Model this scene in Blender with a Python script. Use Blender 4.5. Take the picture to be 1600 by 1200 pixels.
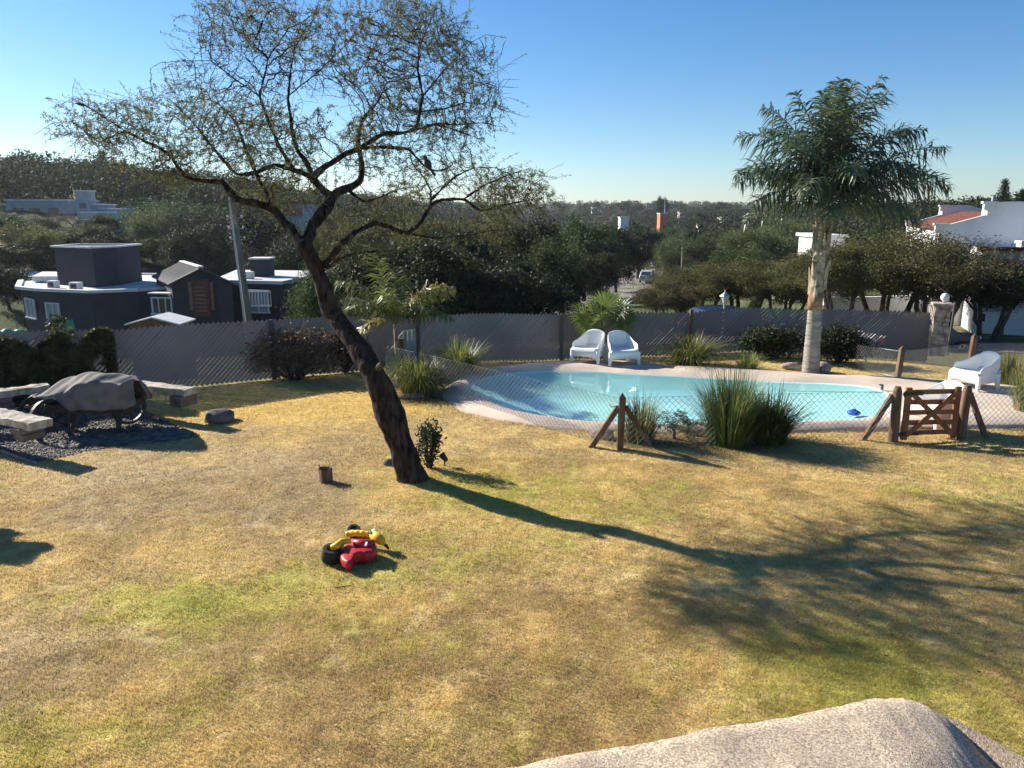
import bpy, bmesh, math, random
import numpy as np
from mathutils import Vector, Matrix, Euler
for o in list(bpy.data.objects): bpy.data.objects.remove(o)
SC = bpy.context.scene
COL = SC.collection
R = math.radians
# ---------------------------------------------------------------- camera
F = 1201.0; PITCH = R(12.5); CAMZ = 3.75
CP, SP = math.cos(PITCH), math.sin(PITCH)
cam = bpy.data.cameras.new("camera"); camo = bpy.data.objects.new("camera", cam); COL.objects.link(camo)
cam.sensor_width = 36.0; cam.lens = 36.0*F/1600.0; cam.clip_end = 20000; cam.clip_start = 0.05
camo.location = (0, 0, CAMZ); camo.rotation_euler = (R(90)-PITCH, 0, 0)
SC.camera = camo
# ---------------------------------------------------------------- sky and sun
SUN_EL = R(27.5); SUN_AZ = R(57.5)      # azimuth measured to the left of the view direction
w = bpy.data.worlds.new("World"); SC.world = w; w.use_nodes = True
nt = w.node_tree; nt.nodes.clear()
sky = nt.nodes.new('ShaderNodeTexSky'); sky.sky_type = 'NISHITA'; sky.sun_disc = False
sky.sun_elevation = SUN_EL; sky.sun_rotation = -SUN_AZ
sky.altitude = 600; sky.air_density = 1.0; sky.dust_density = 0.15; sky.ozone_density = 3.0
bg = nt.nodes.new('ShaderNodeBackground'); bg.inputs[1].default_value = 0.064
wo = nt.nodes.new('ShaderNodeOutputWorld')
tint = nt.nodes.new('ShaderNodeMix'); tint.data_type = 'RGBA'; tint.blend_type = 'MULTIPLY'; tint.inputs[0].default_value = 1; tint.inputs[7].default_value = (.89, .96, 1.04, 1)
hsv = nt.nodes.new('ShaderNodeHueSaturation'); hsv.inputs['Saturation'].default_value = 1.28; nt.links.new(sky.outputs[0], hsv.inputs['Color']); nt.links.new(hsv.outputs[0], tint.inputs[6]); nt.links.new(tint.outputs[2], bg.inputs[0]); nt.links.new(bg.outputs[0], wo.inputs[0])
sl = bpy.data.lights.new("sun", 'SUN'); sl.energy = 5.0; sl.angle = R(0.53); sl.color = (1.0, 0.94, 0.84)
slo = bpy.data.objects.new("sun", sl); COL.objects.link(slo)
SUND = Vector((-math.sin(SUN_AZ)*math.cos(SUN_EL), math.cos(SUN_AZ)*math.cos(SUN_EL), math.sin(SUN_EL)))
slo.rotation_euler = (-SUND).to_track_quat('-Z', 'Y').to_euler(); slo.location = (-20, 15, 20)
vs = SC.view_settings; vs.view_transform = 'Standard'; vs.look = 'None'; vs.gamma = 1; vs.use_curve_mapping = False
vs.exposure = 1.12
SC.cycles.max_bounces = 6; SC.cycles.transparent_max_bounces = 12; SC.cycles.volume_bounces = 0
SC.cycles.diffuse_bounces = 3; SC.cycles.glossy_bounces = 3; SC.cycles.caustics_reflective = False; SC.cycles.caustics_refractive = False

# ---------------------------------------------------------------- projection helpers (pixels of the 1600x1200 photo)
def ray(px, py):
    x = (px-800)/F; y = (py-600)/F
    return Vector((x, CP - y*SP, -SP - y*CP))
def G(px, py, z=0.0):
    r = ray(px, py); t = (z-CAMZ)/r.z
    return Vector((r.x*t, r.y*t, z))
def D(px, py, Y):
    r = ray(px, py); t = Y/r.y
    return Vector((r.x*t, Y, CAMZ + r.z*t))
HAZE = 0.00015
rng = np.random.default_rng(7)
rnd = random.Random(11)

# ---------------------------------------------------------------- noise
_T = np.random.default_rng(3).random((256, 256))
def vnoise(x, y):
    xi = np.floor(x).astype(int); yi = np.floor(y).astype(int); fx = x-xi; fy = y-yi
    fx = fx*fx*(3-2*fx); fy = fy*fy*(3-2*fy)
    g = lambda a, b: _T[a & 255, b & 255]
    return (g(xi, yi)*(1-fx)+g(xi+1, yi)*fx)*(1-fy) + (g(xi, yi+1)*(1-fx)+g(xi+1, yi+1)*fx)*fy
def fbm(x, y, o=4):
    s = 0; a = .5; n = 0
    for i in range(o):
        s = s+a*vnoise(x*2**i+17.3*i, y*2**i+5.1*i); n += a; a *= .55
    return s/n
def sstep(a, b, x):
    t = np.clip((x-a)/(b-a), 0, 1); return t*t*(3-2*t)
def inpoly(x, y, poly):
    x = np.asarray(x, float); y = np.asarray(y, float); r = np.zeros(x.shape, bool); n = len(poly); j = n-1
    for i in range(n):
        xi, yi = poly[i][0], poly[i][1]; xj, yj = poly[j][0], poly[j][1]
        c = ((yi > y) != (yj > y)) & (x < (xj-xi)*(y-yi)/((yj-yi) or 1e-9)+xi)
        r ^= c; j = i
    return r

# ---------------------------------------------------------------- object helpers
def tag(o, label=None, cat=None, group=None, kind=None):
    if label: o['label'] = label
    if cat: o['category'] = cat
    if group: o['group'] = group
    if kind: o['kind'] = kind
    elif cat: o['kind'] = 'thing'
    return o
def empty(name, loc=(0, 0, 0), rz=0, label=None, cat=None, group=None):
    o = bpy.data.objects.new(name, None); COL.objects.link(o); o.location = loc; o.rotation_euler = (0, 0, rz)
    o.empty_display_size = .2
    return tag(o, label, cat, group)
def kids(o): return [c for c in bpy.data.objects if c.parent is o]
def copy_tree(o, parent=None):
    c = o.copy(); COL.objects.link(c); c.parent = parent
    for ch in kids(o): copy_tree(ch, c)
    return c
def link_mesh(name, me, m=None, parent=None):
    o = bpy.data.objects.new(name, me); COL.objects.link(o)
    if m: me.materials.append(m)
    if parent: o.parent = parent
    return o
def np_mesh(name, V, faces, m=None, parent=None, smooth=False, col=None):
    """V (N,3), faces (M,k) of one size"""
    me = bpy.data.meshes.new(name); V = np.asarray(V, np.float32); Fa = np.asarray(faces, np.int32)
    k = Fa.shape[1]; me.vertices.add(len(V)); me.vertices.foreach_set('co', V.ravel())
    me.loops.add(Fa.size); me.loops.foreach_set('vertex_index', Fa.ravel())
    me.polygons.add(len(Fa)); me.polygons.foreach_set('loop_start', np.arange(0, Fa.size, k, dtype=np.int32))
    me.polygons.foreach_set('loop_total', np.full(len(Fa), k, np.int32))
    if smooth: me.polygons.foreach_set('use_smooth', np.ones(len(Fa), bool))
    me.update(calc_edges=True); me.validate()
    if col is not None:
        a = me.color_attributes.new('Col', 'FLOAT_COLOR', 'POINT'); c = np.ones((len(V), 4), np.float32); c[:, :3] = col
        a.data.foreach_set('color', c.ravel())
    return link_mesh(name, me, m, parent)
def basis(d):
    d = Vector(d).normalized(); a = Vector((0, 0, 1)) if abs(d.z) < .9 else Vector((1, 0, 0))
    u = d.cross(a).normalized(); return u, d.cross(u).normalized()
class MB:
    def __init__(s, T=None): s.v = []; s.f = []; s.T = T
    def add(s, vs, fs):
        b = len(s.v)
        for p in vs:
            p = Vector(p); s.v.append(s.T @ p if s.T else p)
        for f in fs: s.f.append([i+b for i in f])
        return s
    def box(s, c, size, rz=0, rot=None, taper=1.0):
        x, y, z = [q/2 for q in size]; M = rot if rot is not None else Matrix.Rotation(rz, 3, 'Z'); c = Vector(c)
        p = [Vector((a*x*(taper if k > 0 else 1), b*y*(taper if k > 0 else 1), k*z)) for k in (-1, 1) for a, b in ((-1, -1), (1, -1), (1, 1), (-1, 1))]
        return s.add([M @ q + c for q in p], [(3, 2, 1, 0), (4, 5, 6, 7), (0, 1, 5, 4), (1, 2, 6, 5), (2, 3, 7, 6), (3, 0, 4, 7)])
    def beam(s, p0, p1, wd, th, up=(0, 0, 1)):
        p0 = Vector(p0); p1 = Vector(p1); d = (p1-p0).normalized(); u = d.cross(Vector(up))
        if u.length < 1e-4: u = d.cross(Vector((1, 0, 0)))
        u.normalize(); v = u.cross(d).normalized(); vs = []
        for p in (p0, p1):
            for a, b in ((-1, -1), (1, -1), (1, 1), (-1, 1)): vs.append(p+u*a*wd/2+v*b*th/2)
        return s.add(vs, [(3, 2, 1, 0), (4, 5, 6, 7), (0, 1, 5, 4), (1, 2, 6, 5), (2, 3, 7, 6), (3, 0, 4, 7)])
    def tube(s, pts, rad, n=8, cap=True):
        pts = [Vector(p) for p in pts]; N = len(pts); vs = []; fs = []
        if not hasattr(rad, '__len__'): rad = [rad]*N
        u = None
        for i, p in enumerate(pts):
            d = (pts[min(i+1, N-1)]-pts[max(i-1, 0)])
            if d.length < 1e-9: d = Vector((0, 0, 1))
            d.normalize()
            if u is None: u, v = basis(d)
            else:
                u = (u-d*u.dot(d))
                u = u.normalized() if u.length > 1e-6 else basis(d)[0]
                v = d.cross(u)
            for k in range(n):
                a = 2*math.pi*k/n; vs.append(p+(u*math.cos(a)+v*math.sin(a))*rad[i])
        for i in range(N-1):
            for k in range(n):
                k2 = (k+1) % n; fs.append((i*n+k, i*n+k2, (i+1)*n+k2, (i+1)*n+k))
        if cap: fs.append(tuple(reversed(range(n)))); fs.append(tuple((N-1)*n+k for k in range(n)))
        return s.add(vs, fs)
    def cyl(s, p0, p1, r0, r1=None, n=12): return s.tube([p0, p1], [r0, r0 if r1 is None else r1], n)
    def lathe(s, prof, c=(0, 0, 0), n=16, M=None):
        c = Vector(c); vs = []; fs = []; N = len(prof)
        for r, z in prof:
            for k in range(n):
                a = 2*math.pi*k/n; q = Vector((r*math.cos(a), r*math.sin(a), z)); vs.append((M @ q if M else q)+c)
        for i in range(N-1):
            for k in range(n):
                k2 = (k+1) % n; fs.append((i*n+k, i*n+k2, (i+1)*n+k2, (i+1)*n+k))
        fs.append(tuple(reversed(range(n)))); fs.append(tuple((N-1)*n+k for k in range(n)))
        return s.add(vs, fs)
    def prism(s, poly, z0, z1, M=None):
        n = len(poly); vs = [Vector((p[0], p[1], z0)) for p in poly]+[Vector((p[0], p[1], z1)) for p in poly]
        if M is not None: vs = [M @ q for q in vs]
        return s.add(vs, [tuple(reversed(range(n))), tuple(range(n, 2*n))]+[(i, (i+1) % n, n+(i+1) % n, n+i) for i in range(n)])
    def blob(s, c, r, seed=0, amp=.25, sub=2, flat=1.0):
        bm = bmesh.new(); bmesh.ops.create_icosphere(bm, subdivisions=sub, radius=1); q = random.Random(seed); c = Vector(c)
        ph = [(q.uniform(-3, 3), q.uniform(-3, 3), q.uniform(-3, 3), q.random()*6) for _ in range(6)]
        vs = []
        for v in bm.verts:
            k = 1+amp*sum(math.sin(a*v.co.x+b*v.co.y+d*v.co.z+e) for a, b, d, e in ph)/3
            z = v.co.z*k*r[2]
            vs.append(Vector((v.co.x*k*r[0], v.co.y*k*r[1], z if z > 0 else z*flat))+c)
        fs = [tuple(x.index for x in f.verts) for f in bm.faces]; bm.free()
        return s.add(vs, fs)
    def build(s, name, m=None, parent=None, world=False, smooth=False, bevel=0, fix=True):
        off = parent.location if (parent and world) else Vector((0, 0, 0))
        me = bpy.data.meshes.new(name); me.from_pydata([tuple(p-off) for p in s.v], [], s.f); me.update()
        if fix:
            bm = bmesh.new(); bm.from_mesh(me); bmesh.ops.recalc_face_normals(bm, faces=bm.faces); bm.to_mesh(me); bm.free()
        if smooth:
            for p in me.polygons: p.use_smooth = True
        o = link_mesh(name, me, m, parent)
        if smooth == 'auto':
            try: me.set_sharp_from_angle(angle=R(40))
            except Exception: pass
        if bevel:
            b = o.modifiers.new('bevel', 'BEVEL'); b.width = bevel; b.segments = 2; b.limit_method = 'ANGLE'; b.angle_limit = R(35)
        return o

# ---------------------------------------------------------------- materials
def lk(t, a, b): t.links.new(a, b)
def mat(name, c1, c2=None, scale=6.0, rough=.8, bump=0.0, bscale=None, spec=.3, metal=0.0, trans=0.0, attr=False, detail=6, stretch=None, objvar=0.0, sheen=None, contrast=(.35, .65)):
    m = bpy.data.materials.new(name); m.use_nodes = True; t = m.node_tree; n = t.nodes
    p = n['Principled BSDF']; p.inputs['Roughness'].default_value = rough; p.inputs['Metallic'].default_value = metal
    p.inputs['Specular IOR Level'].default_value = spec
    tc = n.new('ShaderNodeTexCoord'); src = tc.outputs['Object']
    if stretch:
        mp = n.new('ShaderNodeMapping'); mp.inputs['Scale'].default_value = stretch; lk(t, src, mp.inputs['Vector']); src = mp.outputs[0]
    no = n.new('ShaderNodeTexNoise'); no.inputs['Scale'].default_value = scale; no.inputs['Detail'].default_value = detail; lk(t, src, no.inputs['Vector'])
    if attr:
        a = n.new('ShaderNodeVertexColor'); a.layer_name = 'Col'
        mx = n.new('ShaderNodeMix'); mx.data_type = 'RGBA'; mx.blend_type = 'MULTIPLY'; mx.inputs[0].default_value = 1
        rp = n.new('ShaderNodeValToRGB'); rp.color_ramp.elements[0].position = contrast[0]; rp.color_ramp.elements[1].position = contrast[1]
        rp.color_ramp.elements[0].color = (*c1, 1); rp.color_ramp.elements[1].color = (*(c2 or c1), 1)
        lk(t, no.outputs['Fac'], rp.inputs[0]); lk(t, a.outputs[0], mx.inputs[6]); lk(t, rp.outputs[0], mx.inputs[7]); col = mx.outputs[2]
    else:
        rp = n.new('ShaderNodeValToRGB'); rp.color_ramp.elements[0].position = contrast[0]; rp.color_ramp.elements[1].position = contrast[1]
        rp.color_ramp.elements[0].color = (*c1, 1); rp.color_ramp.elements[1].color = (*(c2 or c1), 1)
        lk(t, no.outputs['Fac'], rp.inputs[0]); col = rp.outputs[0]
    if objvar:
        oi = n.new('ShaderNodeObjectInfo'); hs = n.new('ShaderNodeHueSaturation')
        mr = n.new('ShaderNodeMapRange'); mr.inputs[3].default_value = 1-objvar; mr.inputs[4].default_value = 1+objvar; lk(t, oi.outputs['Random'], mr.inputs[0]); lk(t, mr.outputs[0], hs.inputs['Value'])
        mr2 = n.new('ShaderNodeMapRange'); mr2.inputs[3].default_value = .5-objvar*.08; mr2.inputs[4].default_value = .5+objvar*.06; lk(t, oi.outputs['Random'], mr2.inputs[0]); lk(t, mr2.outputs[0], hs.inputs['Hue'])
        lk(t, col, hs.inputs['Color']); col = hs.outputs[0]
    lk(t, col, p.inputs['Base Color'])
    if bump:
        b = n.new('ShaderNodeBump'); b.inputs['Strength'].default_value = bump; b.inputs['Distance'].default_value = .02
        n2 = n.new('ShaderNodeTexNoise'); n2.inputs['Scale'].default_value = bscale or scale*4; n2.inputs['Detail'].default_value = 5; lk(t, src, n2.inputs['Vector'])
        lk(t, n2.outputs['Fac'], b.inputs['Height']); lk(t, b.outputs[0], p.inputs['Normal'])
    if trans:
        tr = n.new('ShaderNodeBsdfTranslucent'); ms = n.new('ShaderNodeMixShader'); ms.inputs[0].default_value = trans
        lk(t, col, tr.inputs[0]); lk(t, p.outputs[0], ms.inputs[1]); lk(t, tr.outputs[0], ms.inputs[2]); lk(t, ms.outputs[0], n['Material Output'].inputs[0])
    m['p'] = 1
    return m
M = {}
M['ground'] = mat('ground', (.72, .72, .72), (1.2, 1.2, 1.2), 9, .95, .8, 45, .1, attr=True, detail=10)
M['grass'] = mat('grass_blade', (.95, .95, .95), (1.3, 1.3, 1.3), 2.5, .7, 0, spec=.15, trans=.5, attr=True)
M['bark'] = mat('bark_dark', (.012, .009, .008), (.070, .052, .040), 16, .95, 1.0, 26, .1, stretch=(1, 1, .28))
M['twig'] = mat('twig', (.04, .034, .03), (.085, .072, .06), 9, .9, 0, spec=.1)
M['bark2'] = mat('bark_grey', (.06, .05, .04), (.13, .105, .08), 6, .95, .6, 20, .1, stretch=(1, 1, .3))
def leaf(name, a, b, trans=.35, scale=1.2, rough=.6, spec=.2, ov=.18): return mat(name, a, b, scale, rough, spec=spec, trans=trans, objvar=ov, detail=3)
M['l_alg'] = leaf('leaf_thorn_tree', (.125, .14, .058), (.235, .24, .10), .5, 2.0)
M['l_dark'] = leaf('leaf_dark_green', (.018, .031, .013), (.048, .063, .024), .28)
M['l_far'] = leaf('leaf_far_woods', (.018, .030, .016), (.075, .085, .040), .25, .07, .7, .1)
M['l_mid'] = leaf('leaf_mid_green', (.034, .062, .020), (.082, .12, .036), .32)
M['l_light'] = leaf('leaf_light_green', (.075, .105, .042), (.15, .18, .075))
M['l_olive'] = leaf('leaf_olive', (.075, .082, .026), (.155, .15, .048), .35)
M['l_brown'] = leaf('leaf_brown', (.075, .072, .028), (.15, .135, .052), .3)
M['l_dry'] = leaf('leaf_dry', (.10, .068, .05), (.20, .145, .10), .25, 3)
M['l_con'] = leaf('needle', (.022, .040, .026), (.05, .075, .048), .15)
M['l_ivy'] = leaf('leaf_ivy', (.035, .052, .022), (.12, .135, .05), .35, 4)
M['palm'] = leaf('palm_leaflet', (.055, .088, .045), (.135, .17, .09), .3, 3, .42, .4, .1)
M['palms'] = leaf('young_palm_leaflet', (.085, .12, .03), (.20, .225, .065), .4, 3, .45, .35, .1)
M['palmy'] = leaf('palm_leaflet_yellow', (.15, .17, .04), (.36, .28, .06), .4, 3, .4, .45, .1)
M['fan'] = leaf('fan_palm_leaf', (.075, .12, .025), (.17, .21, .05), .4, 4, .4, .4, .1)
M['orn'] = leaf('ornamental_blade', (.085, .12, .025), (.24, .26, .07), .4, 5, .42, .4, .15)
M['ornd'] = leaf('ornamental_blade_dark', (.040, .078, .020), (.11, .155, .04), .4, 5, .42, .4, .15)
M['dryblade'] = leaf('dry_blade', (.30, .23, .11), (.48, .38, .2), .4, 4)
M['palmtrunk'] = mat('palm_trunk', (.19, .165, .135), (.36, .32, .27), 5, .9, .5, 18, .2, stretch=(.5, .5, 2))
M['palmboot'] = mat('palm_leaf_base', (.14, .10, .065), (.42, .34, .24), 7, .9, .4, 14, .2)
M['palmfib'] = mat('palm_fibre', (.20, .115, .065), (.33, .21, .13), 9, .95, .6, 30, .1)
M['white'] = mat('white_plastic', (.80, .785, .75), (.85, .835, .80), 3, .38, .03, 300, .45)
M['deck'] = mat('sand_render', (.50, .40, .315), (.66, .54, .43), 1.1, .92, .35, 70, .2, detail=9)
M['basin'] = mat('pool_paint', (.58, .80, .76), (.66, .86, .81), .6, .8, 0, spec=.2)
M['slat'] = mat('grey_slat', (.135, .134, .138), (.195, .194, .20), .7, .6, 0, spec=.2, trans=.03)
M['steel'] = mat('post_steel', (.05, .05, .055), (.08, .08, .085), 5, .5, 0, spec=.4)
M['wire'] = mat('galvanised_wire', (.20, .20, .20), (.34, .33, .32), 6, .5, 0, spec=.5, metal=.4)
M['gatewood'] = mat('varnished_wood', (.16, .060, .026), (.30, .125, .052), 3, .55, .25, 30, .35, stretch=(3, 3, 1))
M['oldwood'] = mat('weathered_wood', (.105, .066, .042), (.22, .15, .10), 4, .9, .6, 24, .15, stretch=(3, 3, .5))
M['greywood'] = mat('grey_boards', (.22, .21, .205), (.40, .385, .37), 3, .9, .4, 24, .15, stretch=(4, 4, .4))
M['slab'] = mat('bench_slab', (.30, .255, .20), (.60, .54, .46), 7, .9, 1.0, 24, .15)
M['cover'] = mat('cover_cloth', (.13, .117, .105), (.215, .193, .172), 4, .85, .25, 22, .2)
M['iron'] = mat('black_iron', (.018, .018, .020), (.035, .034, .034), 8, .55, .2, 40, .4)
M['stone'] = mat('stone', (.22, .175, .145), (.52, .44, .37), 5, .95, .9, 16, .15)
M['stoned'] = mat('stone_dark', (.10, .085, .075), (.19, .165, .145), 5, .95, .9, 18, .15)
M['pebble'] = mat('pebble', (.085, .076, .068), (.25, .22, .19), 7, .8, 0, spec=.3)
M['hdark'] = mat('dark_blue_grey_render', (.032, .037, .048), (.042, .048, .060), 1.5, .85, .1, 60, .2)
M['hgrey'] = mat('grey_render', (.30, .32, .35), (.37, .39, .42), 1.2, .9, 0, spec=.2)
M['hwhite'] = mat('white_render', (.66, .64, .62), (.78, .76, .74), .8, .9, .1, 40, .2)
M['trim'] = mat('white_trim', (.62, .61, .58), (.72, .71, .68), 3, .7)
M['roofw'] = mat('pale_roof', (.45, .44, .42), (.66, .65, .62), .8, .85, .1, 30)
M['corr'] = mat('sheet_roof', (.07, .07, .075), (.11, .11, .115), 1.5, .75, 0, spec=.15)
M['tile'] = mat('clay_tile', (.15, .058, .042), (.29, .125, .088), 4, .85, .3, 20, .2)
M['brick'] = mat('brick', (.25, .11, .06), (.42, .2, .11), 5, .9, .3, 20, .2)
M['orange'] = mat('orange_paint', (.50, .15, .075), (.58, .19, .10), 3, .8)
M['glass'] = mat('window_glass', (.02, .025, .03), (.05, .06, .07), 2, .08, 0, spec=.6)
M['blind'] = mat('pale_blind', (.26, .28, .31), (.36, .38, .41), 2, .8, stretch=(1, 1, 20))
M['door'] = mat('stained_door', (.075, .026, .018), (.125, .046, .03), 3, .6, .2, 20)
M['doorpanel'] = mat('tan_door_slats', (.17, .085, .06), (.23, .125, .09), 3, .6)
M['asphalt'] = mat('asphalt', (.17, .155, .14), (.26, .235, .21), 1.2, .95, .2, 40, .1)
M['conc'] = mat('pebbledash', (.27, .222, .17), (.72, .59, .45), 62, .95, .7, 150, .15, detail=3)
m = M['conc']; t = m.node_tree; n = t.nodes; p = n['Principled BSDF']; src = p.inputs['Base Color'].links[0].from_socket
tc = n.new('ShaderNodeTexCoord'); s1_ = n.new('ShaderNodeTexNoise'); s1_.inputs['Scale'].default_value = 1.7; s1_.inputs['Detail'].default_value = 9; s1_.inputs['Roughness'].default_value = .65; lk(t, tc.outputs['Object'], s1_.inputs['Vector'])
r1 = n.new('ShaderNodeValToRGB'); r1.color_ramp.elements[0].position = .36; r1.color_ramp.elements[1].position = .60; r1.color_ramp.elements[0].color = (.70, .66, .62, 1); r1.color_ramp.elements[1].color = (1.18, 1.12, 1.06, 1); lk(t, s1_.outputs[0], r1.inputs[0])
mx = n.new('ShaderNodeMix'); mx.data_type = 'RGBA'; mx.blend_type = 'MULTIPLY'; mx.inputs[0].default_value = .8; lk(t, src, mx.inputs[6]); lk(t, r1.outputs[0], mx.inputs[7]); lk(t, mx.outputs[2], p.inputs['Base Color'])
M['red'] = mat('red_plastic', (.38, .014, .022), (.46, .020, .028), 2, .42, 0, spec=.4)
M['yellow'] = mat('yellow_plastic', (.82, .44, .02), (.88, .52, .03), 2, .4, 0, spec=.4)
M['black'] = mat('black_plastic', (.016, .017, .018), (.03, .03, .03), 6, .55, 0, spec=.4)
M['tyre'] = mat('rubber', (.018, .018, .019), (.035, .034, .033), 6, .75, .2, 30)
M['rim'] = mat('alloy', (.5, .5, .5), (.6, .6, .6), 3, .3, 0, metal=.8)
M['carblue'] = mat('dark_blue_paint', (.008, .016, .045), (.012, .022, .06), 2, .25, 0, spec=.6)
M['carwhite'] = mat('silver_paint', (.42, .44, .46), (.52, .54, .56), 2, .3, 0, spec=.6)
M['green'] = mat('green_plastic', (.005, .30, .19), (.012, .40, .26), 2, .5, 0, trans=.2)
M['blue'] = mat('blue_plastic', (.02, .07, .40), (.03, .10, .5), 2, .4)
M['terra'] = mat('rust_wood', (.16, .075, .045), (.24, .12, .075), 4, .85, .4, 20)
M['lamp'] = mat('lantern_metal', (.30, .31, .30), (.5, .5, .48), 6, .5, 0, metal=.3)
M['lglass'] = mat('lantern_glass', (.55, .56, .54), (.7, .7, .68), 3, .2)
M['bird'] = mat('feather', (.03, .025, .022), (.07, .055, .045), 20, .8)
M['birdb'] = mat('feather_pale', (.2, .13, .1), (.28, .18, .14), 20, .8)
M['woodpole'] = mat('pole_wood', (.15, .13, .115), (.25, .22, .195), 4, .9, .3, 20, stretch=(3, 3, .3))
M['conduit'] = mat('pale_conduit', (.5, .5, .49), (.62, .62, .6), 3, .6)
# water: coloured transparency under a Fresnel gloss
m = bpy.data.materials.new('water'); m.use_nodes = True; t = m.node_tree; n = t.nodes; n.remove(n['Principled BSDF'])
tr = n.new('ShaderNodeBsdfTransparent'); tr.inputs[0].default_value = (.80, .97, .965, 1)
gl = n.new('ShaderNodeBsdfGlossy'); gl.inputs[1].default_value = .015
lw = n.new('ShaderNodeLayerWeight'); lw.inputs[0].default_value = .5
pw = n.new('ShaderNodeMath'); pw.operation = 'POWER'; pw.inputs[1].default_value = 5.0; lk(t, lw.outputs['Facing'], pw.inputs[0])
fr = n.new('ShaderNodeMath'); fr.operation = 'MULTIPLY_ADD'; fr.inputs[1].default_value = .85; fr.inputs[2].default_value = .02; lk(t, pw.outputs[0], fr.inputs[0])
ms = n.new('ShaderNodeMixShader'); b = n.new('ShaderNodeBump'); b.inputs[0].default_value = .05; b.inputs[1].default_value = .02
no = n.new('ShaderNodeTexNoise'); no.inputs['Scale'].default_value = 2.2; no.inputs['Detail'].default_value = 3
tc = n.new('ShaderNodeTexCoord'); lk(t, tc.outputs['Object'], no.inputs['Vector']); lk(t, no.outputs[0], b.inputs['Height'])
lk(t, b.outputs[0], gl.inputs['Normal']); lk(t, b.outputs[0], lw.inputs['Normal'])
lk(t, fr.outputs[0], ms.inputs[0]); lk(t, tr.outputs[0], ms.inputs[1]); lk(t, gl.outputs[0], ms.inputs[2]); lk(t, ms.outputs[0], n['Material Output'].inputs[0])
M['water'] = m
# ================================================================ GROUND
FENCE = [Vector((-15.0, 12.7, 0)), G(187, 617).lerp(Vector((-15.0, 12.7, 0)), .29), G(187, 617), G(430, 590), G(655, 574), G(877, 554), G(1075, 550), G(1450, 548)]
FTOP = [None, 519, 515, 499, 494, 490, 487, 487]
azk = np.array([-180, -60, -40, -30, -20, -12, 0, 9, 18, 26, 34, 60, 180.])
rk = np.array([0, 17.6, 19.5, 22, 26, 32, 38, 46, 55, 70, 85, 100, 120, 150, 200, 300, 600, 1200, 2500, 8000.])
zt = np.array([
 # r:  0  17.6 19.5 22   26   32   38   46   55   70   85  100  120  150  200  300  600 1200 2500 8000
 [0]*20,
 [0,  0,-.2,-.6,-1.2,-2.2,-3.0,-3.4,-3.2,-1.0, 2.0, 4.0, 5.5, 8.0, 9.5, 11, 12, 18, 20, 22],
 [0,  0,-.2,-.7,-1.4,-2.6,-3.3,-3.7,-3.6,-1.2, 1.6, 3.6, 5.4, 8.2,10.0, 12, 14, 18, 20, 22],
 [0,  0,-.2,-.7,-1.5,-2.7,-3.4,-3.8,-3.8,-1.6, 1.2, 3.2, 5.0, 8.0,10.0, 12, 14, 18, 20, 22],
 [0,  0,-.1,-.6,-1.5,-2.7,-3.4,-3.9,-4.0,-2.4, -.2, 1.6, 3.2, 5.5, 8.0, 11, 15, 19, 22, 22],
 [0,  0, 0,-.5,-1.5,-2.6,-3.3,-3.9,-4.2,-4.0,-3.4,-2.6,-1.0, 1.0, 3.5, 7, 13, 19, 24, 24],
 [0,  0, 0,-.4,-1.2,-2.0,-2.4,-2.7,-3.1,-3.9,-4.6,-5.1,-5.5,-5.8,-5.5,-3, 6, 17, 22, 22],
 [0,  0, 0,-.2,-.9,-1.6,-2.0,-2.5,-3.0,-3.8,-4.6,-5.1,-5.5,-5.8,-5.5,-3, 7, 19, 24, 24],
 [0,  0, 0, 0,-.7,-1.2,-1.5,-1.7,-1.9,-2.3,-2.7,-3.0,-3.2,-3.2,-2.4, 0, 6, 15, 20, 20],
 [0,  0, 0, 0,-.6,-1.1,-1.3,-1.3,-1.3,-1.2,-1.0,-.8,-.5, 0, 1, 2, 6, 12, 16, 18],
 [0,  0, 0,-.1,-.7,-1.1,-1.25,-1.2,-1.1,-.8,-.4, 0, .6, 1.5, 2.5, 4, 7, 12, 16, 18],
 [0,  0, 0,-.1,-.6,-1.0,-1.1,-1.0,-.8,-.4, 0, .6, 1.2, 2, 3, 5, 8, 12, 16, 18],
 [0]*20], float)
def terr(x, y):
    x = np.asarray(x, float); y = np.asarray(y, float)
    a = np.degrees(np.arctan2(x, y)); r = np.hypot(x, y)
    ia = np.clip(np.searchsorted(azk, a)-1, 0, len(azk)-2); ta = np.clip((a-azk[ia])/(azk[ia+1]-azk[ia]), 0, 1); ta = ta*ta*(3-2*ta)
    ir = np.clip(np.searchsorted(rk, r)-1, 0, len(rk)-2); tr_ = np.clip((r-rk[ir])/(rk[ir+1]-rk[ir]), 0, 1)
    z0 = zt[ia, ir]*(1-tr_)+zt[ia, ir+1]*tr_; z1 = zt[ia+1, ir]*(1-tr_)+zt[ia+1, ir+1]*tr_
    z = z0*(1-ta)+z1*ta
    near = np.exp(-(r/24.)**6)
    z = z + (fbm(x*.5+3, y*.5+9, 3)-.5)*.12*near*sstep(2, 5, r) + (fbm(x*.05, y*.05, 4)-.5)*2.0*sstep(25, 80, r)
    return z
def tz(x, y): return float(terr(np.array([x]), np.array([y]))[0])
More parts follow.
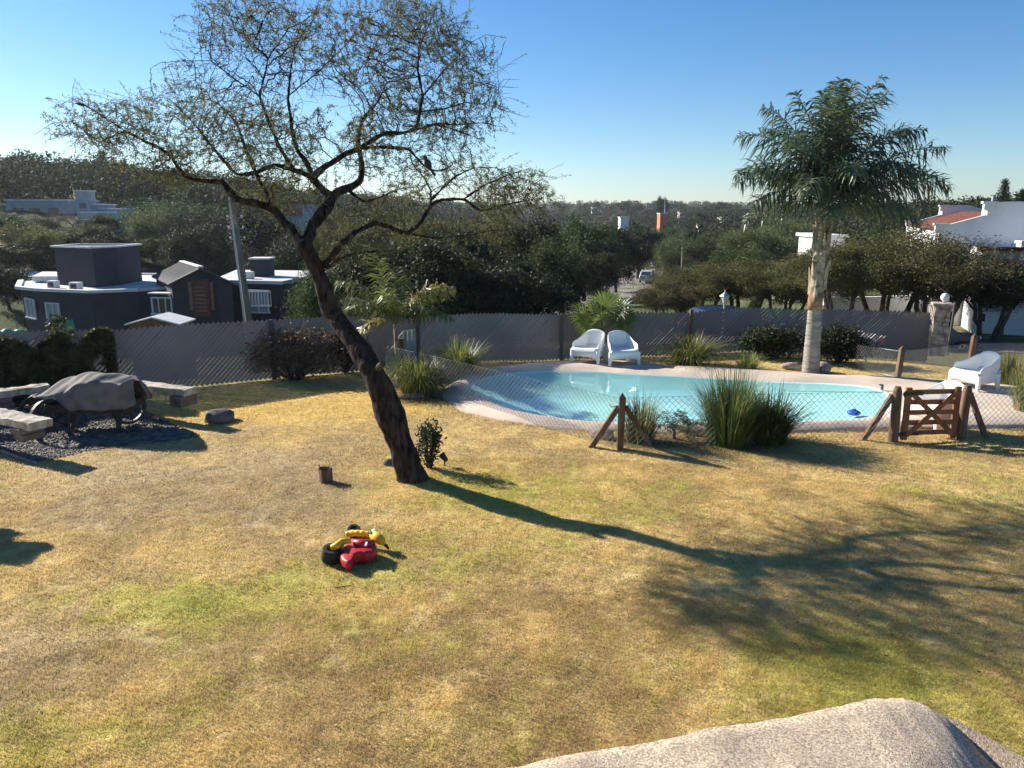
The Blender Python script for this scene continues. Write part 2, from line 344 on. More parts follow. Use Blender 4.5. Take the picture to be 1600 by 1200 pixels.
# pool outlines
WZ = .05
wat = [(733, 604), (741, 596), (760, 588), (800, 581), (870, 578), (940, 580), (1000, 584), (1080, 588), (1150, 592), (1230, 596), (1300, 598), (1365, 603), (1392, 615), (1397, 632), (1380, 648), (1325, 656), (1240, 661), (1100, 664), (1000, 664), (930, 660), (850, 651), (790, 637), (752, 619)]
out = [(688, 618), (700, 600), (735, 580), (800, 570), (870, 565), (935, 560), (1000, 564), (1060, 571), (1130, 573), (1220, 579), (1300, 585), (1400, 589), (1480, 593), (1600, 599), (1720, 606), (1760, 640), (1700, 668), (1600, 662), (1480, 667), (1330, 671), (1240, 674), (1085, 676), (930, 674), (860, 669), (780, 656), (720, 641)]
WP = [G(a, b, WZ) for a, b in wat]; OP = [G(a, b, .03) for a, b in out]
PC = G(1080, 622, 0)
def star(poly, c, N):
    ang = np.array([math.atan2(p.y-c.y, (p.x-c.x)) for p in poly]); rad = np.array([math.hypot(p.x-c.x, p.y-c.y) for p in poly])
    th = np.linspace(-math.pi, math.pi, N, endpoint=False); res = []
    n = len(poly)
    for t_ in th:
        d = (math.cos(t_), math.sin(t_)); best = 0
        for i in range(n):
            p = poly[i]; q = poly[(i+1) % n]; ex, ey = q.x-p.x, q.y-p.y; den = d[0]*ey-d[1]*ex
            if abs(den) < 1e-9: continue
            px_, py_ = p.x-c.x, p.y-c.y; s_ = (px_*ey-py_*ex)/den; u_ = (px_*d[1]-py_*d[0])/den
            if s_ > 0 and -1e-6 <= u_ <= 1+1e-6: best = max(best, s_)
        res.append(best)
    r_ = np.array(res)
    for _ in range(3): r_ = .25*np.roll(r_, 1)+.5*r_+.25*np.roll(r_, -1)
    return th, r_
NP = 220
th, rw = star(WP, PC, NP); _, ro = star(OP, PC, NP)
ct, st = np.cos(th), np.sin(th)
ring = lambda r_: np.stack([PC.x+ct*r_, PC.y+st*r_], 1)
WPOLY = ring(rw); OPOLY = ring(ro); CUT = ring(rw+.35*np.minimum(ro-rw, .6)); DECKIN = ring(ro-.03)
# gravel bed of the sitting corner
GRAV = [G(*p) for p in ((-60, 690), (-20, 655), (40, 640), (205, 632), (262, 660), (318, 684), (262, 694), (150, 706), (95, 716), (60, 722), (20, 712))]
def lawn_col(x, y):
    n1 = fbm(x*.35+4, y*.35, 4); n2 = fbm(x*1.3, y*1.3+8, 4); n3 = fbm(x*5, y*5, 3); n4 = fbm(x*.8+31, y*.8+2, 3)
    straw = np.array([.63, .47, .22]); brown = np.array([.46, .335, .18]); green = np.array([.49, .45, .12]); dgreen = np.array([.36, .38, .09]); bare = np.array([.43, .345, .245]); gold = np.array([.70, .51, .19])
    def spot(px, py, sx, sy):
        g = G(px, py); return np.exp(-((x-g.x)/sx)**2-((y-g.y)/sy)**2)
    f = lambda c, k: c[None, :]*k[:, None]
    c = f(straw, 1-sstep(.35, .7, n2))+f(brown, sstep(.35, .7, n2))
    def mixin(c, col, k):
        k = np.clip(k, 0, 1)[:, None]; return c*(1-k)+col*k
    c = mixin(c, bare, sstep(.30, .80, n4+.46*spot(130, 760, 3.6, 3.)+.42*spot(40, 1040, 1.6, 1.0)+.25*spot(330, 780, 2.2, 1.5)-.18*spot(1100, 950, 5, 3)-.26)*.75)
    gw = n1*.45+n2*.5+n3*.25-.22+.42*spot(260, 940, 1.1, .55)+.30*spot(690, 760, 1.6, 1.0)+.26*spot(1250, 1060, 1.6, .9)+.24*spot(1530, 1090, 1.2, 1.3)+.3*spot(60, 1160, 1., .35)+.2*spot(880, 790, 2., 1.2)+.16*spot(620, 900, 2.0, 1.2)-.14*spot(1200, 690, 8, 1.4)-.22*spot(500, 640, 4.5, 2.5)-.15*spot(150, 760, 3, 3)+.15*spot(1500, 800, 3, 1)
    c = mixin(c, green, sstep(.40, .80, gw+(fbm(x*7,y*7+4,3)-.5)*.5)*.75); c = mixin(c, dgreen, sstep(.72, 1.0, gw)*.7)
    c = mixin(c, gold, .75*sstep(.2, .7, spot(470, 632, 3.5, 1.6)+.4*spot(850, 745, 3, .8)*n2))
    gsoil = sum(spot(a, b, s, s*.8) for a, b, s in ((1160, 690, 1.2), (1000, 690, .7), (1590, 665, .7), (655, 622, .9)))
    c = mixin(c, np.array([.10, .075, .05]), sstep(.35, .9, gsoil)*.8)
    return c*np.array([.96, .935, .80])
def far_col(x, y):
    n1 = fbm(x*.06, y*.06, 4); n2 = fbm(x*.3, y*.3+3, 4)
    a = np.array([.16, .13, .065]); b_ = np.array([.075, .085, .03]); d_ = np.array([.30, .24, .13])
    k = sstep(.35, .6, n1)[:, None]; c = a*(1-k)+b_*k; k = (sstep(.55, .75, n2)*.7)[:, None]; return c*(1-k)+d_*k
# polar sheet, dense where the yard is
az = np.concatenate([np.arange(-180, -50, 6.), np.arange(-50, 50, .45), np.arange(50, 180, 6.)])
rr = np.concatenate([np.linspace(.01, 3, 8), np.arange(3.15, 23, .16), np.geomspace(23.2, 9000, 120)])
A, RR = np.meshgrid(np.radians(az), rr); X = RR*np.sin(A); Y = RR*np.cos(A); Z = terr(X, Y)
hole = inpoly(X, Y, CUT); Z = np.where(hole, -2.2, Z)
dk = inpoly(X, Y, DECKIN) & ~hole; Z = np.where(dk, np.minimum(Z, -.12), Z)
nr, na = X.shape; idx = np.arange(nr*na).reshape(nr, na)
q = np.stack([idx[:-1, :], np.roll(idx, -1, 1)[:-1, :], np.roll(idx, -1, 1)[1:, :], idx[1:, :]], -1).reshape(-1, 4)
xf, yf = X.ravel(), Y.ravel(); rf = np.hypot(xf, yf)
yard = [(-14.9, 1.), (-15, 11.2)]+[(p.x, p.y) for p in FENCE[1:]]+[(19, 22), (16, 1.)]
k = (inpoly(xf, yf, yard) | (rf < 12)).astype(float)[:, None]
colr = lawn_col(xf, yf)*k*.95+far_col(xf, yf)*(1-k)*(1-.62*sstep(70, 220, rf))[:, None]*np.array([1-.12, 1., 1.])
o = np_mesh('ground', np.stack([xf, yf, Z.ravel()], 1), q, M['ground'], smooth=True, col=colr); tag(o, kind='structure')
def terr_np(P): return terr(P[:, 0], P[:, 1])
# ---------------------------------------------------------------- grass blades (uncountable)
def blades(N, r0, r1, a0, a1, h, wd, seed):
    q = np.random.default_rng(seed); r = np.sqrt(q.uniform(r0*r0, r1*r1, N)); a = np.radians(q.uniform(a0, a1, N)); x = r*np.sin(a); y = r*np.cos(a)
    ok = inpoly(x, y, yard) & ~inpoly(x, y, ring(ro-.02)) & ~inpoly(x, y, [(p.x, p.y) for p in GRAV])
    ok &= q.random(N) < sstep(.10, .42, fbm(x*3.2+9, y*3.2, 4))
    x, y = x[ok], y[ok]; n_ = len(x); z = terr(x, y); c = lawn_col(x, y)*q.uniform(.72, 1.25, (n_, 1))*(.74+.52*fbm(x*6.5, y*6.5, 3))[:, None]
    straw = q.random(n_) < .16; c[straw] = np.array([.50, .39, .19])*q.uniform(.7, 1.1, (straw.sum(), 1))
    g = q.uniform(0, 2*np.pi, n_); lean = q.uniform(.2, 1.1, n_); hh = h*q.uniform(.5, 1.25, n_)*(.35+1.2*fbm(x*5.5+3, y*5.5, 3))
    d = np.stack([np.cos(g), np.sin(g)], 1); e = q.uniform(0, 2*np.pi, n_); s_ = np.stack([np.cos(e), np.sin(e)], 1)*wd*q.uniform(.6, 1.3, (n_, 1))
    V = np.zeros((n_, 3, 3)); V[:, 0, :2] = np.stack([x, y], 1)-s_; V[:, 1, :2] = np.stack([x, y], 1)+s_; V[:, 0, 2] = V[:, 1, 2] = z-.004
    V[:, 2, :2] = np.stack([x, y], 1)+d*(hh*lean)[:, None]; V[:, 2, 2] = z+hh
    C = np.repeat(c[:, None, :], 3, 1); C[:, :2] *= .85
    return V.reshape(-1, 3), C.reshape(-1, 3)
VS, CS = [], []
for args in ((470000, 3.6, 7.2, -50, 50, .027, .0025, 1), (400000, 7.2, 11.5, -49, 49, .029, .0036, 2), (220000, 11.5, 17, -44, 44, .032, .0055, 3), (60000, 17, 24, -38, 38, .04, .008, 4)):
    v, c = blades(*args); VS.append(v); CS.append(c)
V = np.concatenate(VS); C = np.concatenate(CS)
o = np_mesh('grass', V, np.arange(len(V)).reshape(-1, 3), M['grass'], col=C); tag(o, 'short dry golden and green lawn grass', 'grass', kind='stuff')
q = np.random.default_rng(31); n = 2600; r = np.sqrt(q.uniform(3.8**2, 16**2, n)); a = np.radians(q.uniform(-36, 36, n)); x = r*np.sin(a); y = r*np.cos(a); ok = inpoly(x, y, yard) & ~inpoly(x, y, OPOLY) & (q.random(n) < sstep(.40, .62, fbm(x*.6+2, y*.6, 3))+.12); x, y = x[ok], y[ok]; n = len(x); z = terr(x, y)+q.uniform(.008, .03, n)
e = q.normal(size=(n, 2, 3)); e[:, :, 2] *= .35; e /= np.linalg.norm(e, axis=2)[:, :, None]; sz = q.uniform(.008, .02, n)[:, None]; C = np.stack([x, y, z], 1); V = np.stack([C-e[:, 0]*sz, C+e[:, 1]*sz*.5, C+e[:, 0]*sz, C-e[:, 1]*sz*.5], 1).reshape(-1, 3)
tag(np_mesh('leaf_litter', V, np.arange(4*n).reshape(-1, 4), M['l_dry']), 'dry leaf bits scattered over the lawn', 'leaves', kind='stuff')
# ================================================================ POOL
prof = [(0.0, -.20), (.0, .005), (.12, .045), (.35, .11), (.62, .12), (.85, .085), (1.0, .035)]
VV = []
for f_, z in prof:
    r_ = ro*(1-f_)+rw*f_
    p = ring(r_); VV.append(np.column_stack([p, z+(fbm(p[:, 0]*1.6, p[:, 1]*1.6, 3)-.5)*.05*(1 if 0 < f_ < 1 else 0)]))
def rings(name, VV, m, close=None):
    n_ = len(VV); fs = []
    for i in range(n_-1):
        a = np.arange(NP)+i*NP; b_ = np.roll(np.arange(NP), -1)+i*NP; fs.append(np.stack([a, b_, b_+NP, a+NP], 1))
    V = np.concatenate(VV); fs = np.concatenate(fs)
    o = np_mesh(name, V, fs, m, smooth=True)
    return o
tag(rings('pool_deck', VV, M['deck']), kind='structure')
VV = []
beach = np.clip((ct-.80)/.19, 0, 1)          # gentle ramp at the right-hand end
for f_ in (1.0, .97, .93, .88, .8, .65, .45, .2, .02):
    u = 1-f_; dp = np.where(beach > 0, np.minimum(.5, .5*np.minimum(1, u/(.34+.6*beach))), .5*min(1, u/.34)**.9)
    VV.append(np.column_stack([ring(rw*f_), .036-dp]))
tag(rings('pool_basin', VV, M['basin']), kind='structure')
p = ring(rw*.999+.02); V = np.concatenate([np.column_stack([p, np.full(NP, .022)]), [[PC.x, PC.y, .022]]])
o = np_mesh('pool_water', V, np.stack([np.arange(NP), np.roll(np.arange(NP), -1), np.full(NP, NP)], 1), M['water']); tag(o, kind='structure')
# ================================================================ ROADS
def strip(name, pts, wds, m, lift=.03, sub=14):
    P = []; 
    for i in range(len(pts)-1):
        for k in range(sub):
            t_ = k/sub; P.append((np.array(pts[i])*(1-t_)+np.array(pts[i+1])*t_, wds[i]*(1-t_)+wds[i+1]*t_))
    P.append((np.array(pts[-1]), wds[-1])); V = []; fs = []
    for i, (p_, w_) in enumerate(P):
        d_ = P[min(i+1, len(P)-1)][0]-P[max(i-1, 0)][0]; d_ = d_/np.linalg.norm(d_); n_ = np.array([d_[1], -d_[0]])
        for k in range(5):
            q_ = p_+n_*w_*(k/4-.5); V.append((q_[0], q_[1], tz(*q_)+lift))
    for i in range(len(P)-1):
        for k in range(4): a = i*5+k; fs.append((a, a+1, a+6, a+5))
    return tag(np_mesh(name, V, fs, m, smooth=True), kind='structure')
def onT(px, py, it=30):
    r = ray(px, py); t0, t1 = 8., 8.
    while t1 < 3000:
        t1 = t0*1.02
        if CAMZ+r.z*t1 < tz(r.x*t1, r.y*t1): break
        t0 = t1
    for _ in range(25):
        tm = (t0+t1)/2
        if CAMZ+r.z*tm < tz(r.x*tm, r.y*tm): t1 = tm
        else: t0 = tm
    return Vector((r.x*t1, r.y*t1, tz(r.x*t1, r.y*t1)))
road = [onT(*p) for p in ((880, 500), (935, 468), (985, 441), (1010, 424), (1022, 413))]
strip('road', [(p.x, p.y) for p in road]+[(road[-1].x+12, road[-1].y+90)], [5.5, 6, 7, 7, 7, 7], M['asphalt'])
strip('street', [(6.0, 33.0), (14., 30.2), (20., 28.2), (27., 26.6), (40., 24.)], [3.4, 3.4, 3.4, 3.4, 3.4], M['asphalt'])
# ================================================================ THE LEANING THORN TREE
TB = G(646, 752)
limbs = []   # (list of (px,py,Y,radius_px), )
def wy(y, trunk=False, py=400):
    o_ = y-Y0
    if trunk: return Y0+o_*3.1
    b_ = .62+.85*min(1, max(0, (385-py)/95))
    return Y0+b_+(.32*o_ if o_ < 1.3 else .42+(o_-1.3)*.7)+max(0, (280-py)/280)*.9
def L(*pts): limbs.append([(D(a, b, wy(y, not limbs, b)), r) for a, b, y, r in pts])
Y0 = TB.y
L((646, 756, Y0, .215), (640, 735, Y0, .185), (628, 700, Y0, .19), (612, 655, Y0, .20), (602, 625, Y0, .195), (588, 592, Y0, .178), (572, 562, Y0+.05, .152), (553, 533, Y0+.1, .15), (533, 508, Y0+.15, .14), (515, 484, Y0+.2, .13), (507, 455, Y0+.2, .12), (499, 430, Y0+.2, .115), (488, 405, Y0+.2, .11), (474, 383, Y0+.2, .105))
L((474, 383, Y0+.2, .09), (458, 362, Y0+.1, .075), (438, 338, Y0-.1, .07), (424, 325, Y0-.3, .065), (400, 317, Y0-.5, .062), (375, 315, Y0-.7, .06), (358, 302, Y0-.9, .06), (352, 284, Y0-1.0, .05), (320, 284, Y0-1.1, .035), (290, 277, Y0-1.2, .03), (262, 238, Y0-1.3, .026), (225, 220, Y0-1.4, .022), (195, 205, Y0-1.5, .017), (165, 184, Y0-1.6, .012), (130, 163, Y0-1.7, .009), (100, 158, Y0-1.7, .006), (70, 153, Y0-1.8, .003))
L((195, 205, Y0-1.5, .012), (155, 222, Y0-1.6, .01), (112, 190, Y0-1.7, .006), (82, 192, Y0-1.7, .004), (50, 213, Y0-1.8, .003))
L((474, 380, Y0+.2, .09), (485, 360, Y0+.3, .085), (500, 338, Y0+.4, .08), (515, 315, Y0+.5, .08), (526, 301, Y0+.6, .072), (542, 294, Y0+.7, .06), (562, 286, Y0+.8, .05), (566, 270, Y0+.85, .045), (563, 245, Y0+.9, .04), (560, 212, Y0+.95, .032), (566, 185, Y0+1, .025), (590, 160, Y0+1.1, .018), (605, 128, Y0+1.2, .012), (575, 95, Y0+1.2, .008))
L((515, 305, Y0+.5, .07), (500, 293, Y0+.2, .06), (488, 278, Y0, .06), (508, 260, Y0-.2, .05), (535, 243, Y0-.4, .045), (560, 232, Y0-.5, .04), (578, 221, Y0-.6, .037), (602, 208, Y0-.7, .034), (630, 208, Y0-.8, .03), (650, 203, Y0-.8, .03), (656, 175, Y0-.9, .026), (661, 150, Y0-.9, .022), (652, 107, Y0-1, .018), (656, 75, Y0-1, .013), (664, 52, Y0-1, .009), (677, 25, Y0-1, .006), (685, 2, Y0-1, .004))
L((661, 150, Y0-.9, .016), (680, 127, Y0-.9, .014), (696, 107, Y0-1, .011), (718, 86, Y0-1, .008), (738, 65, Y0-1.1, .006), (760, 54, Y0-1.1, .004), (792, 59, Y0-1.1, .003))
L((656, 175, Y0-.9, .016), (694, 170, Y0-.7, .012), (727, 160, Y0-.6, .009), (756, 162, Y0-.6, .006), (786, 172, Y0-.6, .004), (824, 183, Y0-.6, .003))
L((650, 203, Y0-.8, .022), (682, 193, Y0-1, .016), (712, 195, Y0-1.2, .012), (755, 192, Y0-1.3, .007), (792, 200, Y0-1.4, .003))
L((682, 195, Y0-1, .014), (706, 201, Y0-.9, .011), (730, 210, Y0-.9, .008), (752, 218, Y0-.9, .006), (766, 231, Y0-.9, .003))
L((560, 232, Y0-.5, .03), (610, 230, Y0-.2, .028), (637, 231, Y0-.1, .025), (655, 250, Y0, .02), (668, 266, Y0, .015), (690, 268, Y0+.1, .01), (720, 250, Y0+.1, .006))
L((488, 278, Y0, .055), (478, 252, Y0+.3, .045), (466, 238, Y0+.5, .036), (455, 200, Y0+.6, .03), (450, 150, Y0+.7, .024), (455, 105, Y0+.8, .016), (462, 66, Y0+.8, .010), (470, 37, Y0+.9, .004))
L((462, 66, Y0+.8, .006), (486, 55, Y0+.9, .005), (505, 46, Y0+.9, .004), (530, 45, Y0+1, .003))
L((486, 276, Y0, .05), (460, 266, Y0-.3, .042), (430, 256, Y0-.6, .036), (400, 270, Y0-.9, .03), (370, 274, Y0-1, .025), (340, 240, Y0-1.2, .02), (310, 200, Y0-1.3, .014), (280, 170, Y0-1.3, .009))
L((460, 266, Y0-.3, .034), (436, 230, Y0-.9, .03), (420, 190, Y0-1.2, .025), (405, 150, Y0-1.3, .02), (420, 90, Y0-1.4, .014), (385, 62, Y0-1.4, .01), (375, 30, Y0-1.4, .007), (332, 17, Y0-1.5, .004), (310, 2, Y0-1.5, .003))
L((405, 150, Y0-1.3, .013), (362, 120, Y0-1.5, .010), (330, 95, Y0-1.6, .007), (287, 95, Y0-1.6, .005), (250, 98, Y0-1.7, .004), (235, 107, Y0-1.7, .003))
L((450, 150, Y0+.7, .013), (500, 110, Y0+1, .010), (540, 70, Y0+1.1, .008), (570, 30, Y0+1.2, .005))
L((430, 332, Y0-.1, .04), (410, 290, Y0+.6, .034), (390, 250, Y0+1., .028), (370, 192, Y0+1.3, .02), (340, 160, Y0+1.4, .013), (300, 150, Y0+1.5, .007))
L((508, 412, Y0+.2, .06), (530, 388, Y0+.6, .05), (552, 364, Y0+1., .045), (587, 347, Y0+1.4, .042), (612, 357, Y0+1.6, .04), (637, 365, Y0+1.8, .037), (657, 349, Y0+2, .034), (672, 322, Y0+2.1, .032), (690, 312, Y0+2.2, .028), (725, 311, Y0+2.3, .026), (750, 330, Y0+2.4, .02), (790, 320, Y0+2.5, .014), (840, 310, Y0+2.6, .007))
L((672, 322, Y0+2.1, .024), (673, 298, Y0+2.1, .02), (662, 276, Y0+2.1, .014), (650, 262, Y0+2.1, .008))
L((676, 310, Y0+2.1, .022), (712, 275, Y0+2., .016), (740, 262, Y0+2, .01), (775, 262, Y0+2, .006))
L((725, 311, Y0+2.3, .02), (756, 290, Y0+2.4, .017), (790, 275, Y0+2.5, .012), (830, 262, Y0+2.6, .007), (866, 296, Y0+2.6, .003))
L((509, 420, Y0+.1, .024), (528, 405, Y0-.1, .02), (550, 397, Y0-.3, .018), (575, 393, Y0-.5, .014), (597, 395, Y0-.6, .01), (640, 385, Y0-.7, .006))
L((637, 365, Y0+1.8, .02), (680, 372, Y0+1.7, .016), (730, 368, Y0+1.7, .010), (770, 360, Y0+1.7, .005))
L((550, 303, Y0+.8, .026), (572, 316, Y0+1, .022), (590, 310, Y0+1.2, .014), (620, 296, Y0+1.3, .009), (650, 292, Y0+1.4, .005))
# attraction blobs: px, py, Y, rx px, ry px, rz m, count
blobs = [(470, 150, Y0-.3, 185, 130, 1.7, 1750), (620, 130, Y0-.3, 130, 110, 1.5, 1000), (300, 215, Y0-1.1, 130, 75, 1.1, 720), (160, 195, Y0-1.6, 75, 38, .6, 190), (400, 50, Y0-.8, 90, 50, 1.1, 330), (640, 50, Y0-.6, 80, 45, 1.1, 260), (730, 150, Y0-.8, 60, 75, .9, 270), (440, 240, Y0+.2, 170, 65, 1.5, 560), (330, 265, Y0-.9, 110, 30, .7, 190), (610, 215, Y0-.2, 130, 60, 1.2, 420), (690, 290, Y0+2.1, 120, 45, .8, 360), (790, 300, Y0+2.4, 80, 42, .8, 420), (630, 335, Y0+1.7, 110, 35, .8, 260), (720, 360, Y0+1.9, 90, 28, .7, 240), (430, 300, Y0-.2, 90, 28, .8, 150), (560, 385, Y0+.3, 70, 18, .6, 60)]
q = np.random.default_rng(21); AT = []
for px, py, yy, rx, ry, rz, n_ in blobs:
    n_ = int(n_*2.4); u = q.normal(size=(n_, 3)); u /= np.linalg.norm(u, axis=1)[:, None]; u *= q.random((n_, 1))**.36
    yy = wy(yy, False, py); c = D(px, py, yy); s_ = yy/F
    AT.append(np.stack([c.x+u[:, 0]*rx*s_, c.y+u[:, 2]*rz, c.z-u[:, 1]*ry*s_], 1))
AT = np.concatenate(AT)
# uneven: thin out by noise so sky gaps stay open
keep = fbm(AT[:, 0]*1.1+AT[:, 1]*.4, AT[:, 2]*1.1+5, 3) > .31
AT = AT[keep]
P = []; PAR = []; RAD = []
def addnode(p, par, r): P.append(np.array(p)); PAR.append(par); RAD.append(r); return len(P)-1
for li, lb in enumerate(limbs):
    if li == 0: cur = addnode(lb[0][0], -1, lb[0][1])
    else:
        d = [np.sum((x-np.array(lb[0][0]))**2) for x in P]; cur = int(np.argmin(d))
    for i in range(1 if li == 0 else 0, len(lb)):
        a = P[cur].copy(); b_ = np.array(lb[i][0]); r0 = lb[max(i-1, 0)][1]; r1 = lb[i][1]; n_ = max(1, int(np.linalg.norm(b_-a)/.11)); 
        for k in range(1, n_+1):
            t_ = k/n_; jit = q.normal(size=3)*min(.018, .10*(r0+r1)) if (k < n_ and li > 0) else 0
            cur = addnode(a*(1-t_)+b_*t_+jit, cur, r0*(1-t_)+r1*t_)
P = np.array(P); PAR = list(PAR); RAD = list(RAD); NL = len(P)
start = 60      # nodes of the bare lower trunk take no growth
nd = np.full(len(AT), 1e9); ni = np.zeros(len(AT), int)
def upd(P, i0):
    global nd, ni
    for s_ in range(i0, len(P), 400):
        dd = ((AT[:, None, :]-P[None, s_:s_+400, :])**2).sum(-1); j = dd.argmin(1); m_ = dd[np.arange(len(AT)), j]
        b_ = m_ < nd; nd[b_] = m_[b_]; ni[b_] = j[b_]+s_
upd(P, 46)
stall = np.zeros(len(AT), int); alive = np.ones(len(AT), bool); STEP = .095
for it in range(75):
    act = alive & (nd < 2.2**2)
    if not act.any(): break
    ids = ni[act]; dv = AT[act]-P[ids]; dv /= np.linalg.norm(dv, axis=1)[:, None]+1e-9
    acc = np.zeros((len(P), 3)); np.add.at(acc, ids, dv); u = np.unique(ids)
    g = acc[u]; ln = np.linalg.norm(g, axis=1)[:, None]; g = np.where(ln > .05, g/np.maximum(ln, 1e-6), q.normal(size=g.shape))
    g = g+q.normal(size=g.shape)*.24; g /= np.linalg.norm(g, axis=1)[:, None]
    new = P[u]+g*STEP; i0 = len(P); P = np.concatenate([P, new]); PAR += list(u); RAD += [0]*len(u)
    old = nd.copy(); upd(P, i0); stall = np.where(nd < old-1e-9, 0, stall+1); alive &= (nd > .075**2) & (stall < 7)
    if len(P) > 26000: break
# spiky outer shoots that break the outline
cen_ = P[NL:].mean(0); nch = np.bincount(np.array(PAR)[1:], minlength=len(P)); ends = np.where((nch == 0) & (np.arange(len(P)) >= NL))[0]
dist = np.linalg.norm((P[ends]-cen_)/np.array([3.0, 1.8, 1.6]), axis=1); pick = ends[(q.random(len(ends)) < np.clip((dist-.5)*1.3, .06, .75))]
for i_ in pick:
    g = P[i_]-P[PAR[i_]]; g /= np.linalg.norm(g)+1e-9; o_ = (P[i_]-cen_); o_ /= np.linalg.norm(o_); g = g*.5+o_*.6+q.normal(size=3)*.35; g /= np.linalg.norm(g); cur = i_; n_ = int(q.integers(2, 7)) 
    P_new = []
    p_ = P[i_].copy()
    for k in range(n_):
        g = g+q.normal(size=3)*.12+np.array([0, 0, -.05]); g /= np.linalg.norm(g); p_ = p_+g*.08; P_new.append(p_.copy()); PAR.append(cur); RAD.append(0); cur = len(P)+k
    P = np.concatenate([P, np.array(P_new)])
N = len(P); PAR = np.array(PAR); RAD = np.array(RAD)
E = 2.35; acc = np.zeros(N); rad = np.zeros(N); child = [[] for _ in range(N)]
for i in range(N-1, -1, -1):
    r_ = max(acc[i]**(1/E) if acc[i] > 0 else 0, .0026)
    if i < NL: r_ = max(RAD[i], .0026) 
    r_ = min(r_, .03) if i >= NL else r_
    rad[i] = r_
    if PAR[i] >= 0: acc[PAR[i]] += r_**E; child[PAR[i]].append(i)
# chains -> tubes
wood = MB(); twigs = MB(); seen = set(); stack = [(0, None)]
while stack:
    i, par = stack.pop(); pts = []; rs = []
    if par is not None: pts.append(P[par]); rs.append(min(rad[par], rad[i]*1.15))
    while True:
        pts.append(P[i]); rs.append(rad[i]); cs = child[i]
        if not cs: break
        cs = sorted(cs, key=lambda j: -rad[j])
        for j in cs[1:]: stack.append((j, i))
        i = cs[0]
    if len(pts) < 2: continue
    r0 = max(rs); 
    if r0 > .022: 
        if r0 > .1:   # lumpy trunk
            rs = [r*(1+.09*math.sin(k*.9)+.06*math.sin(k*2.3+1)) for k, r in enumerate(rs)]; rs[0] *= 1.12
        wood.tube(pts, rs, 14 if r0 > .1 else 7, cap=False)
    else:
        rs[-1] *= .5; twigs.tube(pts, rs, 3, cap=False)
tree = empty('thorn_tree', TB, 0, 'big leaning thorn tree with dark trunk and thin open crown on the lawn', 'tree')
tk = wood.build('trunk', M['bark'], tree, True, smooth=True, fix=False)
dsp = bpy.data.textures.new('barklump', 'CLOUDS'); dsp.noise_scale = .12
sb = tk.modifiers.new('sub', 'SUBSURF'); sb.levels = sb.render_levels = 2
dm = tk.modifiers.new('lump', 'DISPLACE'); dm.texture = dsp; dm.strength = .035; dm.mid_level = .5; dm.texture_coords = 'LOCAL'
d2_ = bpy.data.textures.new('barkfine', 'CLOUDS'); d2_.noise_scale = .035; dm2 = tk.modifiers.new('fissure', 'DISPLACE'); dm2.texture = d2_; dm2.strength = .016; dm2.mid_level = .5; dm2.texture_coords = 'LOCAL'
twigs.build('twigs', M['twig'], tree, True, fix=False)
def leafquads(C, size, seed, asp=.45, up=.3):
    """one diamond per centre"""
    q = np.random.default_rng(seed); n_ = len(C); a = q.normal(size=(n_, 3)); a[:, 2] *= .8; a /= np.linalg.norm(a, axis=1)[:, None]
    b_ = q.normal(size=(n_, 3)); b_ -= a*(a*b_).sum(1)[:, None]; b_ /= np.linalg.norm(b_, axis=1)[:, None]
    s_ = (size*q.uniform(.6, 1.35, n_))[:, None]; a = a*s_; b_ = b_*s_*asp
    V = np.stack([C-a, C+b_, C+a, C-b_], 1).reshape(-1, 3); return V
tips = np.array([i for i in range(N) if rad[i] < .0095 and i > 120])
reps = rng.integers(0, 5, len(tips)); base = np.repeat(P[tips], reps, 0); par_ = np.repeat(P[PAR[tips]], reps, 0)
dens = fbm(base[:, 0]*1.6, base[:, 2]*1.6, 3) > .34
base, par_ = base[dens], par_[dens]
t_ = rng.random((len(base), 1)); cl = base*t_+par_*(1-t_)+rng.normal(size=base.shape)*.012
cc = np.repeat(cl, 3, 0)+rng.normal(size=(len(cl)*3, 3))*.014
V = leafquads(cc, .0165, 5, .36); V = V-np.array(TB)
np_mesh('leaves', V, np.arange(len(V)).reshape(-1, 4), M['l_alg'], tree)
print('thorn tree nodes', NL, N, len(AT), it, 'leaves', len(cc))
# pale cut branch collar on the trunk
mb = MB(); c = D(598, 568, Y0-.22); mb.tube([D(590, 575, Y0-.05), c], [.05, .042], 10); mb.build('branch_stub', M['bark2'], tree, True)
# bird on the crossing branches
bp = D(669, 267, Y0+.15); bd = empty('bird', bp, R(150), 'small dark bird perched among the thorn tree branches', 'bird')
mb = MB(); mb.lathe([(.004, -.10), (.022, -.075), (.042, -.03), (.048, .01), (.040, .045), (.027, .065), (.030, .085), (.031, .10), (.022, .12), (.006, .132)], (0, 0, .085), 12, Matrix.Rotation(R(28), 3, 'Y'))
mb.build('body', M['bird'], bd, smooth=True)
mb = MB(); mb.tube([(-.03, 0, .03), (-.11, 0, -.06)], [.014, .02], 6); mb.build('tail', M['bird'], bd)
mb = MB(); mb.tube([(.066, 0, .19), (.10, 0, .185)], [.008, .002], 6); mb.build('beak', M['birdb'], bd)
for s_ in (-1, 1):
    mb = MB(); mb.tube([(.01, s_*.015, .05), (.015, s_*.016, -.01)], [.004, .003], 5); mb.build('leg', M['birdb'], bd)
